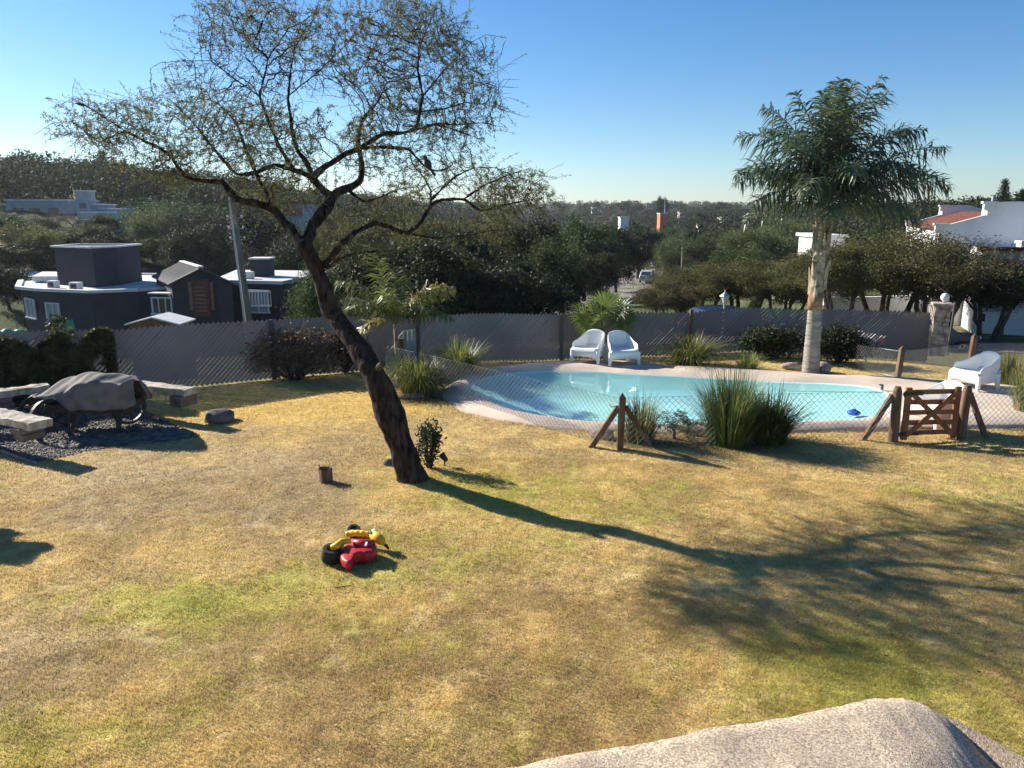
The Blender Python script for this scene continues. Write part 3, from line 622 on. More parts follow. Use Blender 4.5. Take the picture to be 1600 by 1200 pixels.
# ================================================================ PLANT BUILDERS
def blade_np(V, Fc, p, d, h, out, w, seg=4, droop=1.0):
    """curved tapering strip; appends to lists"""
    b0 = len(V); side = np.array([-d[1], d[0], 0.])*w
    for k in range(seg+1):
        t_ = k/seg; ww = (1-t_)**.7*(1 if k else .7)
        c = np.array([p[0]+d[0]*out*t_**1.5, p[1]+d[1]*out*t_**1.5, p[2]+h*(t_-droop*.42*t_**3.2)])
        V.append(c-side*ww); V.append(c+side*ww)
    for k in range(seg): a = b0+2*k; Fc.append((a, a+1, a+3, a+2))
def grass_clump(px, py, h, rad, n, label, seed, mm='orn', w=.011, droop=1.0, tuft=.28, cat='ornamental grass', grp='ornamental grasses around the pool', dry=.08, name='ornamental_grass', loc=None, updown=1.0, squash=1.0):
    q = np.random.default_rng(seed); loc = loc or G(px, py); root = empty(name, loc, 0, label, cat, grp); sets = {0: ([], []), 1: ([], [])}
    for i in range(n):
        a = q.uniform(0, 2*np.pi); d = np.array([math.cos(a), math.sin(a)]); r_ = tuft*q.random()**.5
        k = q.random(); hh = h*(.55+.6*q.random())*(1-.25*k); V, Fc = sets[1 if q.random() < dry else 0]
        blade_np(V, Fc, (d[0]*r_, d[1]*r_*squash, -.02), d*np.array([1, squash]), hh, rad*(k**.8)*q.uniform(.55, 1.2), w*q.uniform(.6, 1.3), 5, droop*q.uniform(.4, 1.5))
    np_mesh('blades', sets[0][0], sets[0][1], M[mm], root, True)
    if len(sets[1][0]): np_mesh('dry_blades', sets[1][0], sets[1][1], M['dryblade'], root, True)
    return root
def frond_np(V, Fc, RV, base, az, el, length, lw, n, droop, seed, lf=.45, plum=.5, gravity=.5):
    """pinnate palm frond: returns rachis points; leaflets appended to V,Fc"""
    q = np.random.default_rng(seed); pts = []; dirv = np.array([math.cos(az)*math.cos(el), math.sin(az)*math.cos(el), math.sin(el)]); p = np.array(base, float); S = 16
    for k in range(S+1):
        pts.append(p.copy()); p = p+dirv*length/S; dirv = dirv+np.array([0, 0, -droop/S*(.5+1.2*k/S)]); dirv /= np.linalg.norm(dirv)
    pts = np.array(pts)
    for i in range(n):
        t_ = .14+.86*i/(n-1); f_ = t_*S; k = min(int(f_), S-1); c = pts[k]*(1-(f_-k))+pts[k+1]*(f_-k); tg = pts[k+1]-pts[k]; tg /= np.linalg.norm(tg)
        sd = np.cross(tg, [0, 0, 1.]); sd /= np.linalg.norm(sd)+1e-6; up = np.cross(sd, tg)
        for s_ in (-1, 1):
            rot = q.normal()*plum; d = s_*sd*math.cos(rot)+up*math.sin(rot)+tg*q.uniform(.35, .75); d /= np.linalg.norm(d)
            ll = lf*length*(math.sin(math.pi*(.12+.83*t_))**.7)*q.uniform(.75, 1.1); wv = np.cross(d, up+.3*q.normal(size=3)); wv /= np.linalg.norm(wv)+1e-6
            b0 = len(V); m_ = c+d*ll*.5+np.array([0, 0, -gravity*ll*.10]); e_ = c+d*ll*.93+np.array([0, 0, -gravity*ll*.55*q.uniform(.6, 1.4)])
            V += [c-wv*lw*.4, c+wv*lw*.4, m_+wv*lw, m_-wv*lw, e_]; Fc += [(b0, b0+1, b0+2, b0+3), (b0+3, b0+2, b0+4, b0+4)]
    RV.append(pts); return pts
def frond_obj(parent, base, az, el, length, lw, n, droop, seed, m, **kw):
    V, Fc, RV = [], [], []; frond_np(V, Fc, RV, base, az, el, length, lw, n, droop, seed, **kw)
    tri = [f for f in Fc]; me = bpy.data.meshes.new('frond'); S = len(RV[0]); mb = MB(); mb.tube(RV[0], [.018*length/2.2*(1-.85*k/S) for k in range(S)], 5)
    b0 = len(V); V = [tuple(v) for v in V]+[tuple(v) for v in mb.v]; fs = [tuple(dict.fromkeys(f)) for f in tri]+[tuple(i+b0 for i in f) for f in mb.f]
    me.from_pydata(V, [], fs); me.update(); return link_mesh('frond', me, m, parent)
# ---------------------------------------------------------------- tall palm
pb = G(1266, 583); yP = pb.y
tall = empty('queen_palm', pb, 0, 'tall palm with ringed grey trunk and full feathery crown behind the pool', 'palm tree')
mb = MB(); cl = [(1266, 588), (1268, 560), (1270, 530), (1272, 505), (1273, 482)]; pr = [.21, .195, .18, .17, .155]; pts = []; rs = []
for i in range(len(cl)-1):
    for k in range(14):
        t_ = k/14; a = D(*cl[i], yP); b_ = D(*cl[i+1], yP); pts.append(a.lerp(b_, t_)); rs.append((pr[i]*(1-t_)+pr[i+1]*t_)*(1-.055*(k % 3 == 0)))
mb.tube(pts, rs, 18); mb.build('trunk', M['palmtrunk'], tall, True, smooth='auto')
mb = MB(); mb.tube([D(1273, 484, yP), D(1274, 470, yP), D(1275, 458, yP)], [.165, .172, .16], 14); mb.build('fibre_collar', M['palmfib'], tall, True, smooth=True)
mb = MB(); mb.tube([D(1275, 462, yP), D(1277, 430, yP), D(1280, 395, yP), D(1285, 350, yP), D(1289, 318, yP)], [.145, .15, .135, .10, .08], 12)
q = random.Random(5)
for k in range(26):   # old leaf bases hugging the stem
    t_ = q.random(); row = 462-100*t_; px = 1275+10*t_; a = q.uniform(0, 6.28); c = D(px, row, yP); rr_ = .16-.03*t_
    u = Vector((math.cos(a), math.sin(a), 0)); p0 = c+u*rr_; mb.tube([p0-Vector((0, 0, .12)), p0+u*.02+Vector((0, 0, .15)), p0+u*(.06+.05*q.random())+Vector((0, 0, .34+.2*q.random()))], [.065, .05, .012], 5)
mb.build('leaf_bases', M['palmboot'], tall, True, smooth='auto')
top = D(1288, 330, yP)-pb; q = random.Random(8)
# (azimuth deg: 0 = picture right, 90 = away, 270 = towards us), elevation, length, droop
fr = [(2, 42, 2.95, 1.0), (-14, 26, 2.6, .9), (14, 56, 2.7, 1.2), (-40, 40, 2.2, 1.3), (172, 60, 2.6, 1.7), (190, 40, 2.4, 1.6), (162, 70, 2.6, 1.5), (198, 26, 2.1, 1.4), (140, 46, 2.1, 1.5), (90, 80, 2.5, 1.0), (60, 76, 2.6, 1.3), (250, 80, 2.5, 1.2), (300, 76, 2.7, 1.4), (270, 50, 1.9, 1.9), (235, 40, 2.0, 1.8), (110, 42, 2.1, 1.6), (70, 40, 2.1, 1.6), (345, 14, 2.1, 1.2), (220, 62, 2.3, 1.9), (340, 62, 2.5, 1.7), (130, 66, 2.5, 1.7), (275, 86, 2.5, .8), (10, 74, 2.7, 1.5), (182, 50, 2.4, 2.0), (356, 32, 2.7, 1.1), (30, 82, 2.6, 1.2), (325, 52, 2.1, 1.9), (200, 76, 2.5, 1.5), (310, 30, 1.9, 1.8), (40, 30, 2.2, 1.5), (255, 22, 1.6, 1.7), (160, 16, 1.9, 1.5)]
for i, (a, e, l_, d_) in enumerate(fr):
    frond_obj(tall, top+Vector((0, 0, .05+.22*math.sin(R(e)))), R(a), R(e), l_*1.02, .018, 84, d_*.88, 100+i, M['palm'], lf=.32, plum=.6, gravity=.8)
# ---------------------------------------------------------------- small palm by the boards
pb2 = G(622, 592); y2 = pb2.y
sm = empty('young_palm', pb2, 0, 'small feathery palm with yellowing fronds standing by the grey boards', 'palm tree')
mb = MB(); mb.tube([D(622, 594, y2), D(621, 560, y2), D(619, 530, y2), D(617, 505, y2)], [.055, .05, .048, .035], 8); mb.build('trunk', M['palmboot'], sm, True, smooth=True)
top = D(617, 508, y2)-pb2
for i, (a, e, l_, d_, mm) in enumerate([(150, 76, 1.75, 1.0, 'palms'), (168, 62, 1.6, 1.7, 'palms'), (10, 62, 1.6, 1.9, 'palmy'), (-15, 40, 1.4, 1.6, 'palms'), (350, 60, 1.5, 1.7, 'palmy'), (188, 30, 1.1, 2.8, 'palmy'), (90, 70, 1.4, 1.2, 'palms'), (270, 62, 1.3, 1.7, 'palms'), (225, 55, 1.3, 1.8, 'palms'), (320, 50, 1.2, 1.6, 'palms'), (50, 50, 1.3, 1.5, 'palms')]):
    frond_obj(sm, top, R(a), R(e), l_*1.12, .017, 52, d_, 300+i, M[mm], lf=.33, plum=.35, gravity=.8)
# ---------------------------------------------------------------- fan palm behind the two chairs
pb3 = G(940, 557); y3 = pb3.y; fp = empty('fan_palm', pb3, 0, 'bright green fan palm behind the pair of white armchairs', 'palm tree')
mb = MB(); mb.tube([(0, 0, -.05), (0, 0, .35), (0, 0, .7)], [.10, .11, .07], 10); mb.build('trunk', M['palmboot'], fp, smooth=True)
def fan(parent, base, d, pl, fr_, seed, tilt=0.):
    q = random.Random(seed); d = Vector(d).normalized(); base = Vector(base); hub = base+d*pl-Vector((0, 0, .05*pl)); v = Vector((0, -.85, .55)); v = (v-d*v.dot(d)).normalized(); u = d.cross(v).normalized(); M2 = Matrix.Rotation(tilt, 3, d); u = M2 @ u; v = M2 @ v; mb = MB(); mb.tube([base, base.lerp(hub, .5)+Vector((0, 0, .02)), hub], [.014, .011, .009], 5)
    n = 30
    for k in range(n):
        a = R(-128+256*k/(n-1)); dd = (d*math.cos(a)+u*math.sin(a)); l_ = fr_*(.78+.22*math.cos(a*.8))*q.uniform(.92, 1.05); wv = dd.cross(v).normalized()*l_*.043
        z1 = v*.02*(1 if k % 2 else -1)*fr_; m_ = hub+dd*l_*.62+z1; e_ = hub+dd*l_-Vector((0, 0, l_*.16*q.uniform(.3, 1.6)))
        mb.add([hub, m_-wv, m_+wv, e_], [(0, 1, 2), (1, 3, 2)])
    mb.build('fan_leaf', M['fan'], parent, fix=False)
for i, (px, py, dy, pl, fr_, tl) in enumerate([(896, 478, -.1, .62, .62, .35), (914, 450, .1, .62, .66, 1.2), (948, 446, -.2, .60, .66, .1), (965, 448, .3, .66, .6, .5), (984, 456, .0, .62, .66, -.9), (990, 488, -.2, .58, .58, -.35), (908, 500, -.35, .5, .52, .3), (975, 502, .25, .5, .52, .2), (938, 490, -.5, .42, .5, 0), (928, 462, .5, .5, .6, .5), (996, 470, .3, .55, .5, -.7), (920, 515, -.2, .42, .45, -.2)]):
    tgt = D(px, py, y3+dy)-pb3; b_ = Vector((0, 0, .72)); fan(fp, b_, tgt-b_, pl, fr_, 40+i, tl)
# ---------------------------------------------------------------- ornamental grasses
grass_clump(655, 613, 1.4, 1.15, 1500, 'wide yellow-green grass clump between small palm and pool', 1, w=.012, droop=1.6, tuft=.36, dry=.06)
grass_clump(718, 588, 1.35, 1.0, 900, 'grass clump with long silvery blades at the far left pool rim', 2, w=.012, droop=1.3, tuft=.25, dry=.12)
grass_clump(1076, 570, 1.25, 1.25, 1200, 'round arching grass clump right of the two armchairs', 3, w=.012, droop=1.6, tuft=.3, dry=.1)
grass_clump(1168, 577, .7, .55, 200, 'low sparse green tuft at the far pool rim', 4, w=.012, droop=1., tuft=.2)
grass_clump(1000, 692, 1.15, .5, 520, 'upright grass clump just right of the braced post', 5, 'ornd', w=.008, droop=.8, tuft=.22, dry=.12)
grass_clump(1140, 692, 1.72, .75, 1300, 'tallest dense grass clump on the near pool edge', 6, 'ornd', w=.0085, droop=.8, tuft=.38, dry=.07)
grass_clump(1198, 690, 1.25, .85, 800, 'dark broad-bladed clump leaning right of the tallest grass', 7, 'ornd', w=.013, droop=1.0, tuft=.30, dry=.06)
grass_clump(1578, 604, 1.05, .55, 600, 'grass clump behind the side-on armchair', 8, w=.011, droop=.8, tuft=.35, dry=.2)
grass_clump(1612, 650, 1.5, .55, 700, 'tall grass clump cut by the right picture edge', 9, 'orn', w=.010, droop=1.1, tuft=.3, dry=.2)
for px, py, lb, sd in ((1052, 688, 'taller small palm seedling between two grass clumps', 1), (1074, 680, 'shorter palm seedling against the tallest grass clump', 2)):
    b = G(px, py); r_ = empty('palm_seedling', b, 0, lb, 'palm seedling', 'palm seedlings by the near pool edge')
    mb = MB(); mb.tube([(0, 0, -.03), (0, 0, .2)], [.05, .03], 7); mb.build('stem', M['palmboot'], r_)
    for k in range(9): frond_obj(r_, (0, 0, .18), k*2.399+sd, R(58-18*(k % 3)), .50-.06*sd, .009, 18, 1.3, 700+k+30*sd, M['palm'], lf=.36, plum=.3, gravity=.5)
# ---------------------------------------------------------------- leafy shrubs
def shrub(name, loc, r, n, size, m, label, cat, seed, grp=None, stems=9, asp=.5, hollow=.4, bark='twig', droop=0):
    q = np.random.default_rng(seed); root = empty(name, loc, 0, label, cat, grp); rr_ = np.array(r)
    nc = max(10, n//60); u = q.normal(size=(nc, 3)); u /= np.linalg.norm(u, axis=1)[:, None]; u *= (hollow+(1-hollow)*q.random((nc, 1))); cen = u*rr_*.85; cen[:, 2] += rr_[2]
    mb = MB()
    for k in range(min(stems*3, nc)):
        e_ = cen[k]; mid = e_*.5+q.normal(size=3)*.06*rr_[0]; mb.tube([(e_[0]*.08, e_[1]*.08, -.03), mid, e_], [.016*rr_[2]/.5, .01*rr_[2]/.5, .003], 4, False)
    mb.build('stems', M[bark], root, fix=False)
    C = np.repeat(cen, n//nc, 0); C = C+q.normal(size=C.shape)*rr_*.20; C = C[C[:, 2] > -.02]
    V = leafquads(C, size, seed+1, asp); np_mesh('leaves', V, np.arange(len(V)).reshape(-1, 4), M[m], root)
    return root
shrub('shrub', G(664, 742)+Vector((.05, .25, 0)), (.22, .24, .42), 1300, .026, 'l_dark', 'small leafy shrub against the foot of the leaning tree', 'shrub', 61)
mb = shrub('dry_shrub', D(462, 590, 17.4)*Vector((1, 1, 0)), (1.25, .55, .62), 5200, .040, 'l_dry', 'wide dry rust-coloured shrub in front of the slatted fence', 'shrub', 62, hollow=.55)
shrub('dark_shrub', G(540, 582), (.55, .4, .55), 2200, .04, 'l_dark', 'low dark shrub at the fence behind the leaning trunk', 'shrub', 63)
shrub('dark_shrub', G(1215, 566)+Vector((0, .5, 0)), (1.0, .5, .45), 3800, .045, 'l_dark', 'dark shrub against the fence left of the tall palm', 'shrub', 64, 'dark shrubs along the fence')
shrub('dark_shrub', G(1325, 573)+Vector((0, .5, 0)), (.95, .5, .50), 3800, .045, 'l_dark', 'dark shrub against the fence right of the tall palm', 'shrub', 65, 'dark shrubs along the fence')
# ivy hedge over the left fence
hd = empty('ivy_hedge', (0, 0, 0), 0, 'dark ivy hedge smothering the fence behind the covered cart', 'hedge')
a = G(188, 617); b_ = Vector((-15.0, 12.7, 0)); d = (b_-a); Lh = d.length; d.normalize(); nn = Vector((-d.y, d.x, 0))
if nn.y > 0: nn = -nn
q = np.random.default_rng(77); n = 42000; s_ = np.where(q.random(n) < .8, q.uniform(.04, 3.1, n), q.uniform(3, Lh, n)); hgt = q.random(n)**.8*(1.30+.08*np.sin(s_*3.1)+.12*np.sin(s_*7.7)); thick = .22*(.55+.7*fbm(s_*1.8, hgt*2.5, 3)); off = thick*np.where(q.random(n) < .75, 1, q.random(n))
keep = fbm(s_*1.3+2, hgt*1.6+7, 3) > np.where(s_ < .8, .33, .0)
keep &= q.random(n) < np.where(hgt > 1.25, .6, 1)
s_, hgt, off = s_[keep], hgt[keep], off[keep]
C = np.stack([a.x+d.x*s_+nn.x*off, a.y+d.y*s_+nn.y*off, hgt], 1)+q.normal(size=(len(s_), 3))*.03
ex = np.array([a+d*t+nn*.1+Vector((0, 0, 1.35+hh)) for t, hh in [(.75+.03*k, .34*math.sin(k*.2)) for k in range(14)] for _ in range(9)]); ex = ex+q.normal(size=ex.shape)*.05; C = np.concatenate([C, ex])
V = leafquads(C, .047, 9, .75); np_mesh('leaves', V, np.arange(len(V)).reshape(-1, 4), M['l_ivy'], hd)
mb = MB(); rr_ = random.Random(4)
for k in range(60):
    t_ = rr_.uniform(.3, Lh); p = a+d*t_+nn*.12; pts = [p]
    for j in range(5): p = p+Vector((rr_.uniform(-.15, .15), rr_.uniform(-.04, .04), .27)); pts.append(p)
    mb.tube(pts, [.02, .016, .012, .009, .006, .003], 4, False)
mb.build('stems', M['bark2'], hd, fix=False)
# ================================================================ PERIMETER FENCE (chain link with slats)
fn = empty('slat_fence', (0, 0, 0), 0, 'long grey chain-link fence filled with diagonal slats around the yard', 'fence')
def slat_panel(a, b_, h0, h1, seed):
    d = b_-a; Ln = d.length; d = d.normalized(); V = []; Fc = []; WV = []; WF = []; pit = .076; wid = .0495; q = random.Random(seed); nrm = Vector((-d.y, d.x, 0))
    P_ = lambda s, z, o=0: (a.x+d.x*s+nrm.x*o, a.y+d.y*s+nrm.y*o, tz(a.x+d.x*s, a.y+d.y*s)+.03+z)
    H = lambda s: h0+(h1-h0)*max(0, min(1, s/Ln))
    s0 = -max(h0, h1); k = 0
    while s0 < Ln:
        e0 = s0; hh = H(s0+h0*.5); sl_, sh = max(0, e0), min(Ln, e0+hh)
        if sh-sl_ > .05:
            z0, z1 = sl_-e0, sh-e0; o_ = q.uniform(-.003, .003); ex_ = q.uniform(0, .012) if z1 > hh-.02 else 0; w2 = wid/2*q.uniform(.96, 1.04)
            b0 = len(V); V += [P_(sl_-w2, z0+w2, o_), P_(sl_+w2, z0-w2, o_), P_(sh+w2, z1-w2+ex_, o_+.004), P_(sh-w2, z1+w2+ex_, o_+.004)]; Fc.append((b0, b0+1, b0+2, b0+3))
        s0 += pit*1.414; k += 1
    # wires crossing the other way
    s0 = 0
    while s0 < Ln+h0:
        hh = h0; sl_, sh = max(0, s0-hh), min(Ln, s0)
        if sh-sl_ > .05:
            b0 = len(WV); za, zb = s0-sh, s0-sl_; WV += [P_(sh, za, -.012), P_(sh+.006, za, -.012), P_(sl_+.006, zb+.03, -.012), P_(sl_, zb+.03, -.012)]; WF.append((b0, b0+1, b0+2, b0+3))
        s0 += pit*1.414
    o = np_mesh('slat_panel', V, Fc, M['slat'], fn)
    mb = MB(); 
    for z in (.03, h0*.5, ): mb.tube([P_(0, z, .01), P_(Ln, z, .01)], .006, 4)
    mb.build('tension_wire', M['wire'], o)
hts = []
for i in range(1, len(FENCE)):
    hts.append(D(800, FTOP[i], FENCE[i].y).z-.05-tz(FENCE[i].x, FENCE[i].y))
hts = [hts[0]]+hts
for i in range(len(FENCE)-1): slat_panel(FENCE[i], FENCE[i+1], hts[i], hts[i+1], i)
for i, p in enumerate(FENCE[1:-1], 1):
    mb = MB(); z = tz(p.x, p.y); hp = hts[i]
    if i == 6: mb.beam(p+Vector((0, -.07, z-.1)), p+Vector((.03, -.07, z+hp+.12)), .10, .09); mb.build('wooden_post', M['oldwood'], fn)
    else: mb.beam(p+Vector((0, -.05, z-.1)), p+Vector((0, -.05, z+hp+.05)), .09, .09); mb.build('post', M['steel'], fn, bevel=.006)
# short grey board panel by the small palm
bf = G(650, 585); bd_ = empty('board_panel', bf, 0, 'short panel of grey weathered boards standing beside the small palm', 'board fence')
a = G(604, 592); b_ = G(652, 584); n = 7
for k in range(n):
    t_ = (k+.5)/n; p = a.lerp(b_, t_); hh = .50+.62*min(1, t_/.62); mb = MB(); w_ = (b_-a).length/n*.93; p0 = p-bf
    d = (b_-a).normalized(); x0 = p0-d*w_/2; x1 = p0+d*w_/2; hl = hh-.05; hr = hh+(.05 if t_ < .6 else -.05); nn_ = Vector((-d.y, d.x, 0))*.022
    mb.add([x0, x1, x1+Vector((0, 0, hr)), x0+Vector((0, 0, hl)), x0+nn_, x1+nn_, x1+nn_+Vector((0, 0, hr)), x0+nn_+Vector((0, 0, hl))], [(0, 1, 2, 3), (7, 6, 5, 4), (0, 4, 5, 1), (1, 5, 6, 2), (2, 6, 7, 3), (3, 7, 4, 0)]); mb.build('board', M['greywood'], bd_)
mb = MB(); p = a.lerp(b_, .48)-bf; mb.beam(p+Vector((0, -.08, -.05)), p+Vector((.03, -.08, .92)), .11, .10); mb.build('post', M['oldwood'], bd_)
# ================================================================ LOW WIRE FENCE AND GATE
def mesh_run(a, b_, h, parent, pit=.072, w=.0035, z0=.03, hb=None):
    a = Vector(a); b_ = Vector(b_); d = b_-a; Ln = d.length; d.normalize(); nr = Vector((-d.y, d.x, 0)); V = []; Fc = []; hb = h if hb is None else hb
    za, zb = a.z, b_.z
    def P_(s, z, o): q_ = a+d*s; return (q_.x+nr.x*o, q_.y+nr.y*o, za+(zb-za)*s/Ln+z0+z*((h+(hb-h)*s/Ln)/h))
    def seg(s0, z0_, s1, z1, o):
        b0 = len(V); c = w
        for s, z in ((s0, z0_), (s1, z1)): V.extend([P_(s-c, z, o), P_(s+c, z, o), P_(s, z+c, o+c)])
        for k in range(3): Fc.append((b0+k, b0+(k+1) % 3, b0+3+(k+1) % 3, b0+3+k))
    s = -h
    while s < Ln+h:
        for sg in (1, -1):
            u0, v0, u1, v1 = (s, 0, s+h, h) if sg > 0 else (s+h, 0, s, h)
            lo, hi = (u0, u1) if u0 < u1 else (u1, u0); cl, ch = max(lo, 0), min(hi, Ln)
            if ch-cl > .02:
                zf = lambda u: v0+(v1-v0)*(u-u0)/(u1-u0); seg(cl, zf(cl), ch, zf(ch), .004*sg)
        s += pit*1.414
    for z in (0, h): seg(0, z, Ln, z, 0)
    np_mesh('wire_mesh', V, Fc, M['wire'], parent)
def at(px, py): return G(px, py)
lf = empty('wire_fence', (0, 0, 0), 0, 'low wire mesh fence with dark braced post along the lawn side of the pool', 'fence')
pA = at(968, 703); pL = at(606, 600); gl_ = at(1396, 690); gr_ = at(1500, 687)
hA = .92
mesh_run(pL, pA+Vector((-.06, 0, 0)), .84, lf); mesh_run(pA+Vector((.05, 0, 0)), gl_+Vector((-.08, 0, 0)), .84, lf)
pR = gr_+Vector((2.4, .35, 0)); mesh_run(gr_+Vector((.10, 0, 0)), pR, .84, lf)
mb = MB(); mb.beam(pA+Vector((0, 0, -.1)), pA+Vector((.02, 0, .86)), .115, .10); mb.add([pA+Vector((-.04, -.05, .86)), pA+Vector((.078, -.05, .86)), pA+Vector((.078, .05, .86)), pA+Vector((-.04, .05, .86)), pA+Vector((.02, 0, .96))], [(0, 1, 4), (1, 2, 4), (2, 3, 4), (3, 0, 4)]); mb.build('post', M['oldwood'], lf)
for dx in (-.50, .58):
    mb = MB(); mb.beam(pA+Vector((dx, .10 if dx < 0 else .12, -.06)), pA+Vector((.02+.06*(1 if dx > 0 else -1), .0, .72)), .085, .075, up=(0, 1, 0)); mb.build('brace', M['oldwood'], lf)
mb = MB(); mb.tube([pA+Vector((-.02, -.06, .76)), pA+Vector((-.14, -.05, .73)), pA+Vector((-.19, -.05, .76)), pA+Vector((-.17, -.05, .79))], .008, 5); mb.build('wire_hook', M['steel'], lf)
# gate
gt = empty('garden_gate', gl_, 0, 'varnished five-bar wooden garden gate with crossed braces, closed', 'gate')
W = (gr_-gl_).length; ex_ = (gr_-gl_).normalized(); GZ = .92
def gp(u, z, o=0): return Vector((ex_.x*u+ex_.y*o, ex_.y*u-ex_.x*o, z))
for u in (.17, W-.15):
    mb = MB(); mb.beam(gp(u, .03), gp(u, GZ+.01), .10, .055, up=(0, 1, 0)); mb.build('stile', M['gatewood'], gt, bevel=.006)
for k in range(5):
    z = .15+k*(GZ-.22)/4; mb = MB(); mb.beam(gp(.22, z), gp(W-.20, z), .03, .082); mb.build('rail', M['gatewood'], gt, bevel=.004)
for s_ in (0, 1):
    mb = MB(); z0, z1 = (.12, GZ-.06) if s_ else (GZ-.06, .12); mb.beam(gp(.19, z0, .032+.018*s_), gp(W-.18, z1, .032+.018*s_), .016, .085, up=(0, 0, 1)); mb.build('cross_brace', M['gatewood'], gt, bevel=.003)
for z in (.14, GZ-.09):
    mb = MB(); mb.beam(gp(.05, z, .046), gp(.40, z, .046), .014, .05); mb.cyl(gp(.08, z-.045, .05), gp(.08, z+.045, .05), .018, n=8); mb.build('strap_hinge', M['iron'], gt)
def gpost(nm, p, hx, label):
    r_ = empty('gate_post', p, 0, label, 'gate post', 'gate posts')
    mb = MB(); mb.tube([(0, 0, -.1), (.0, 0, .4), (.012*hx, 0, .86), (.012*hx, 0, .945)], [.085, .08, .074, .05], 9); mb.build('post', M['oldwood'], r_, smooth='auto')
    mb = MB(); mb.beam((hx*.50, .06, -.05), (hx*.07, .02, .80), .08, .07, up=(0, 1, 0)); mb.build('brace', M['oldwood'], r_)
gpost('l', gl_+Vector((.0, 0.03, 0)), -1, 'braced hinge post at the left of the wooden gate'); gpost('r', gr_+Vector((.02, .03, 0)), 1, 'braced latch post at the right of the wooden gate')
# far wire fence at the right
rf = empty('wire_fence', (0, 0, 0), 0, 'sagging wire mesh fence with two brown posts behind the side-on armchair', 'fence')
pp = [G(1335, 575), G(1402, 592), G(1521, 580)+Vector((0, .2, 0)), G(1640, 576)]; hh_ = [.55, .62, .62, .6]
for i in range(3): mesh_run(pp[i], pp[i+1], hh_[i], rf, pit=.06, w=.004, hb=hh_[i+1])
for p, tp in ((pp[1], .70), (pp[2], .82)):
    mb = MB(); mb.beam(p+Vector((0, 0, -.1)), p+Vector((.04, 0, tp)), .11, .10); mb.add([p+Vector((-.015, -.05, tp)), p+Vector((.095, -.05, tp)), p+Vector((.095, .05, tp)), p+Vector((-.015, .05, tp)), p+Vector((.055, 0, tp+.09))], [(0, 1, 4), (1, 2, 4), (2, 3, 4), (3, 0, 4)]); mb.build('post', M['oldwood'], rf)
# ================================================================ WHITE ARMCHAIRS
def make_chair(label):
    r_ = empty('armchair', (0, 0, 0), 0, label, 'armchair', 'white plastic armchairs by the pool')
    NU, NV = 33, 7; V = []; Fc = []
    def plan(u, z):     # u in -1..1 from one arm front, round the back, to the other
        a = u*math.pi*.5*1.0; x = .365*math.copysign(abs(math.sin(a))**.68, a); s = abs(u)
        y = .30*(1 if s < .0 else math.cos(a)**.6) if s < 1 else 0
        y = .34-.62*max(0, (s-.38)/.62)**1.0 if s > .38 else .34*(1-.06*(s/.38)**3) if s > 0 else .34
        fl = (z-.22)*.10; return x*(1-.06+fl*.4), y+fl*(.55 if s < .45 else 0)
    def topz(u):
        s = abs(u); k = max(0, min(1, (s-.22)/.62)); k = k*k*(3-2*k); z = .785-.215*k-.03*min(1, s/.22)**2
        if s > .88: z -= .10*((s-.88)/.12)**2
        return z
    for i in range(NU):
        u = -1+2*i/(NU-1)
        for j in range(NV):
            zb_ = .155; z = zb_+(topz(u)-zb_)*j/(NV-1); x, y = plan(u, z); V.append((x, y, z))
    for i in range(NU-1):
        for j in range(NV-1): a = i*NV+j; Fc.append((a, a+NV, a+NV+1, a+1))
    mb = MB(); mb.add(V, Fc); o = mb.build('shell', M['white'], r_, smooth=True, fix=False)
    sd = o.modifiers.new('thick', 'SOLIDIFY'); sd.thickness = .028; sd.offset = 0; bv = o.modifiers.new('sub', 'SUBSURF'); bv.levels = bv.render_levels = 1
    mb = MB(); V = []; n_ = 9
    for i in range(n_):
        x = -.335+.67*i/(n_-1)
        for y, z in ((-.30, .36), (-.27, .385), (0, .36), (.28, .335), (.33, .42)): V.append((x*(1 if y < .2 else .9), y, z-.02*(1-(x/.335)**2)))
    mb.add(V, [(i*5+j, (i+1)*5+j, (i+1)*5+j+1, i*5+j+1) for i in range(n_-1) for j in range(4)]); o = mb.build('seat', M['white'], r_, smooth=True)
    sd = o.modifiers.new('thick', 'SOLIDIFY'); sd.thickness = .03; sd.offset = 0
    mb = MB(); V = []
    for i in range(n_):
        x = -.35+.70*i/(n_-1); arch = .05*(1-(x/.35)**2)
        for z in (.15+arch*.6, .28, .375): V.append((x, -.305-.01*(1-(x/.35)**2), z))
    mb.add(V, [(i*3+j, (i+1)*3+j, (i+1)*3+j+1, i*3+j+1) for i in range(n_-1) for j in range(2)]); o = mb.build('front_panel', M['white'], r_, smooth=True)
    sd = o.modifiers.new('thick', 'SOLIDIFY'); sd.thickness = .03; sd.offset = 0
    for sx in (-1, 1):
        for fy in (-1, 1):
            mb = MB(); y = -.285 if fy < 0 else .30; xx = .345 if fy < 0 else .26
            mb.tube([(sx*xx, y, .34), (sx*(xx+.005), y, .2), (sx*(xx+.03), y+.02*fy, 0)], [.058, .056, .034], 8); mb.build('leg', M['white'], r_, smooth='auto')
    return r_
c0 = make_chair('white plastic armchair turned towards the pool, left one of the pair by the fan palm')
c0.location = G(921, 565, .10); c0.rotation_euler.z = R(-30)
def chair(px, py, rz, label, z=.10):
    c = copy_tree(c0); c.location = G(px, py, z); c.rotation_euler.z = R(rz); c['label'] = label; return c
chair(970, 568, 9, 'white plastic armchair facing the camera, right one of the pair by the fan palm')
chair(1522, 606, -74, 'white plastic armchair seen from its side in front of the right-hand grass clump')
chair(1458, 664, -74, 'white plastic armchair partly hidden behind the wooden gate')
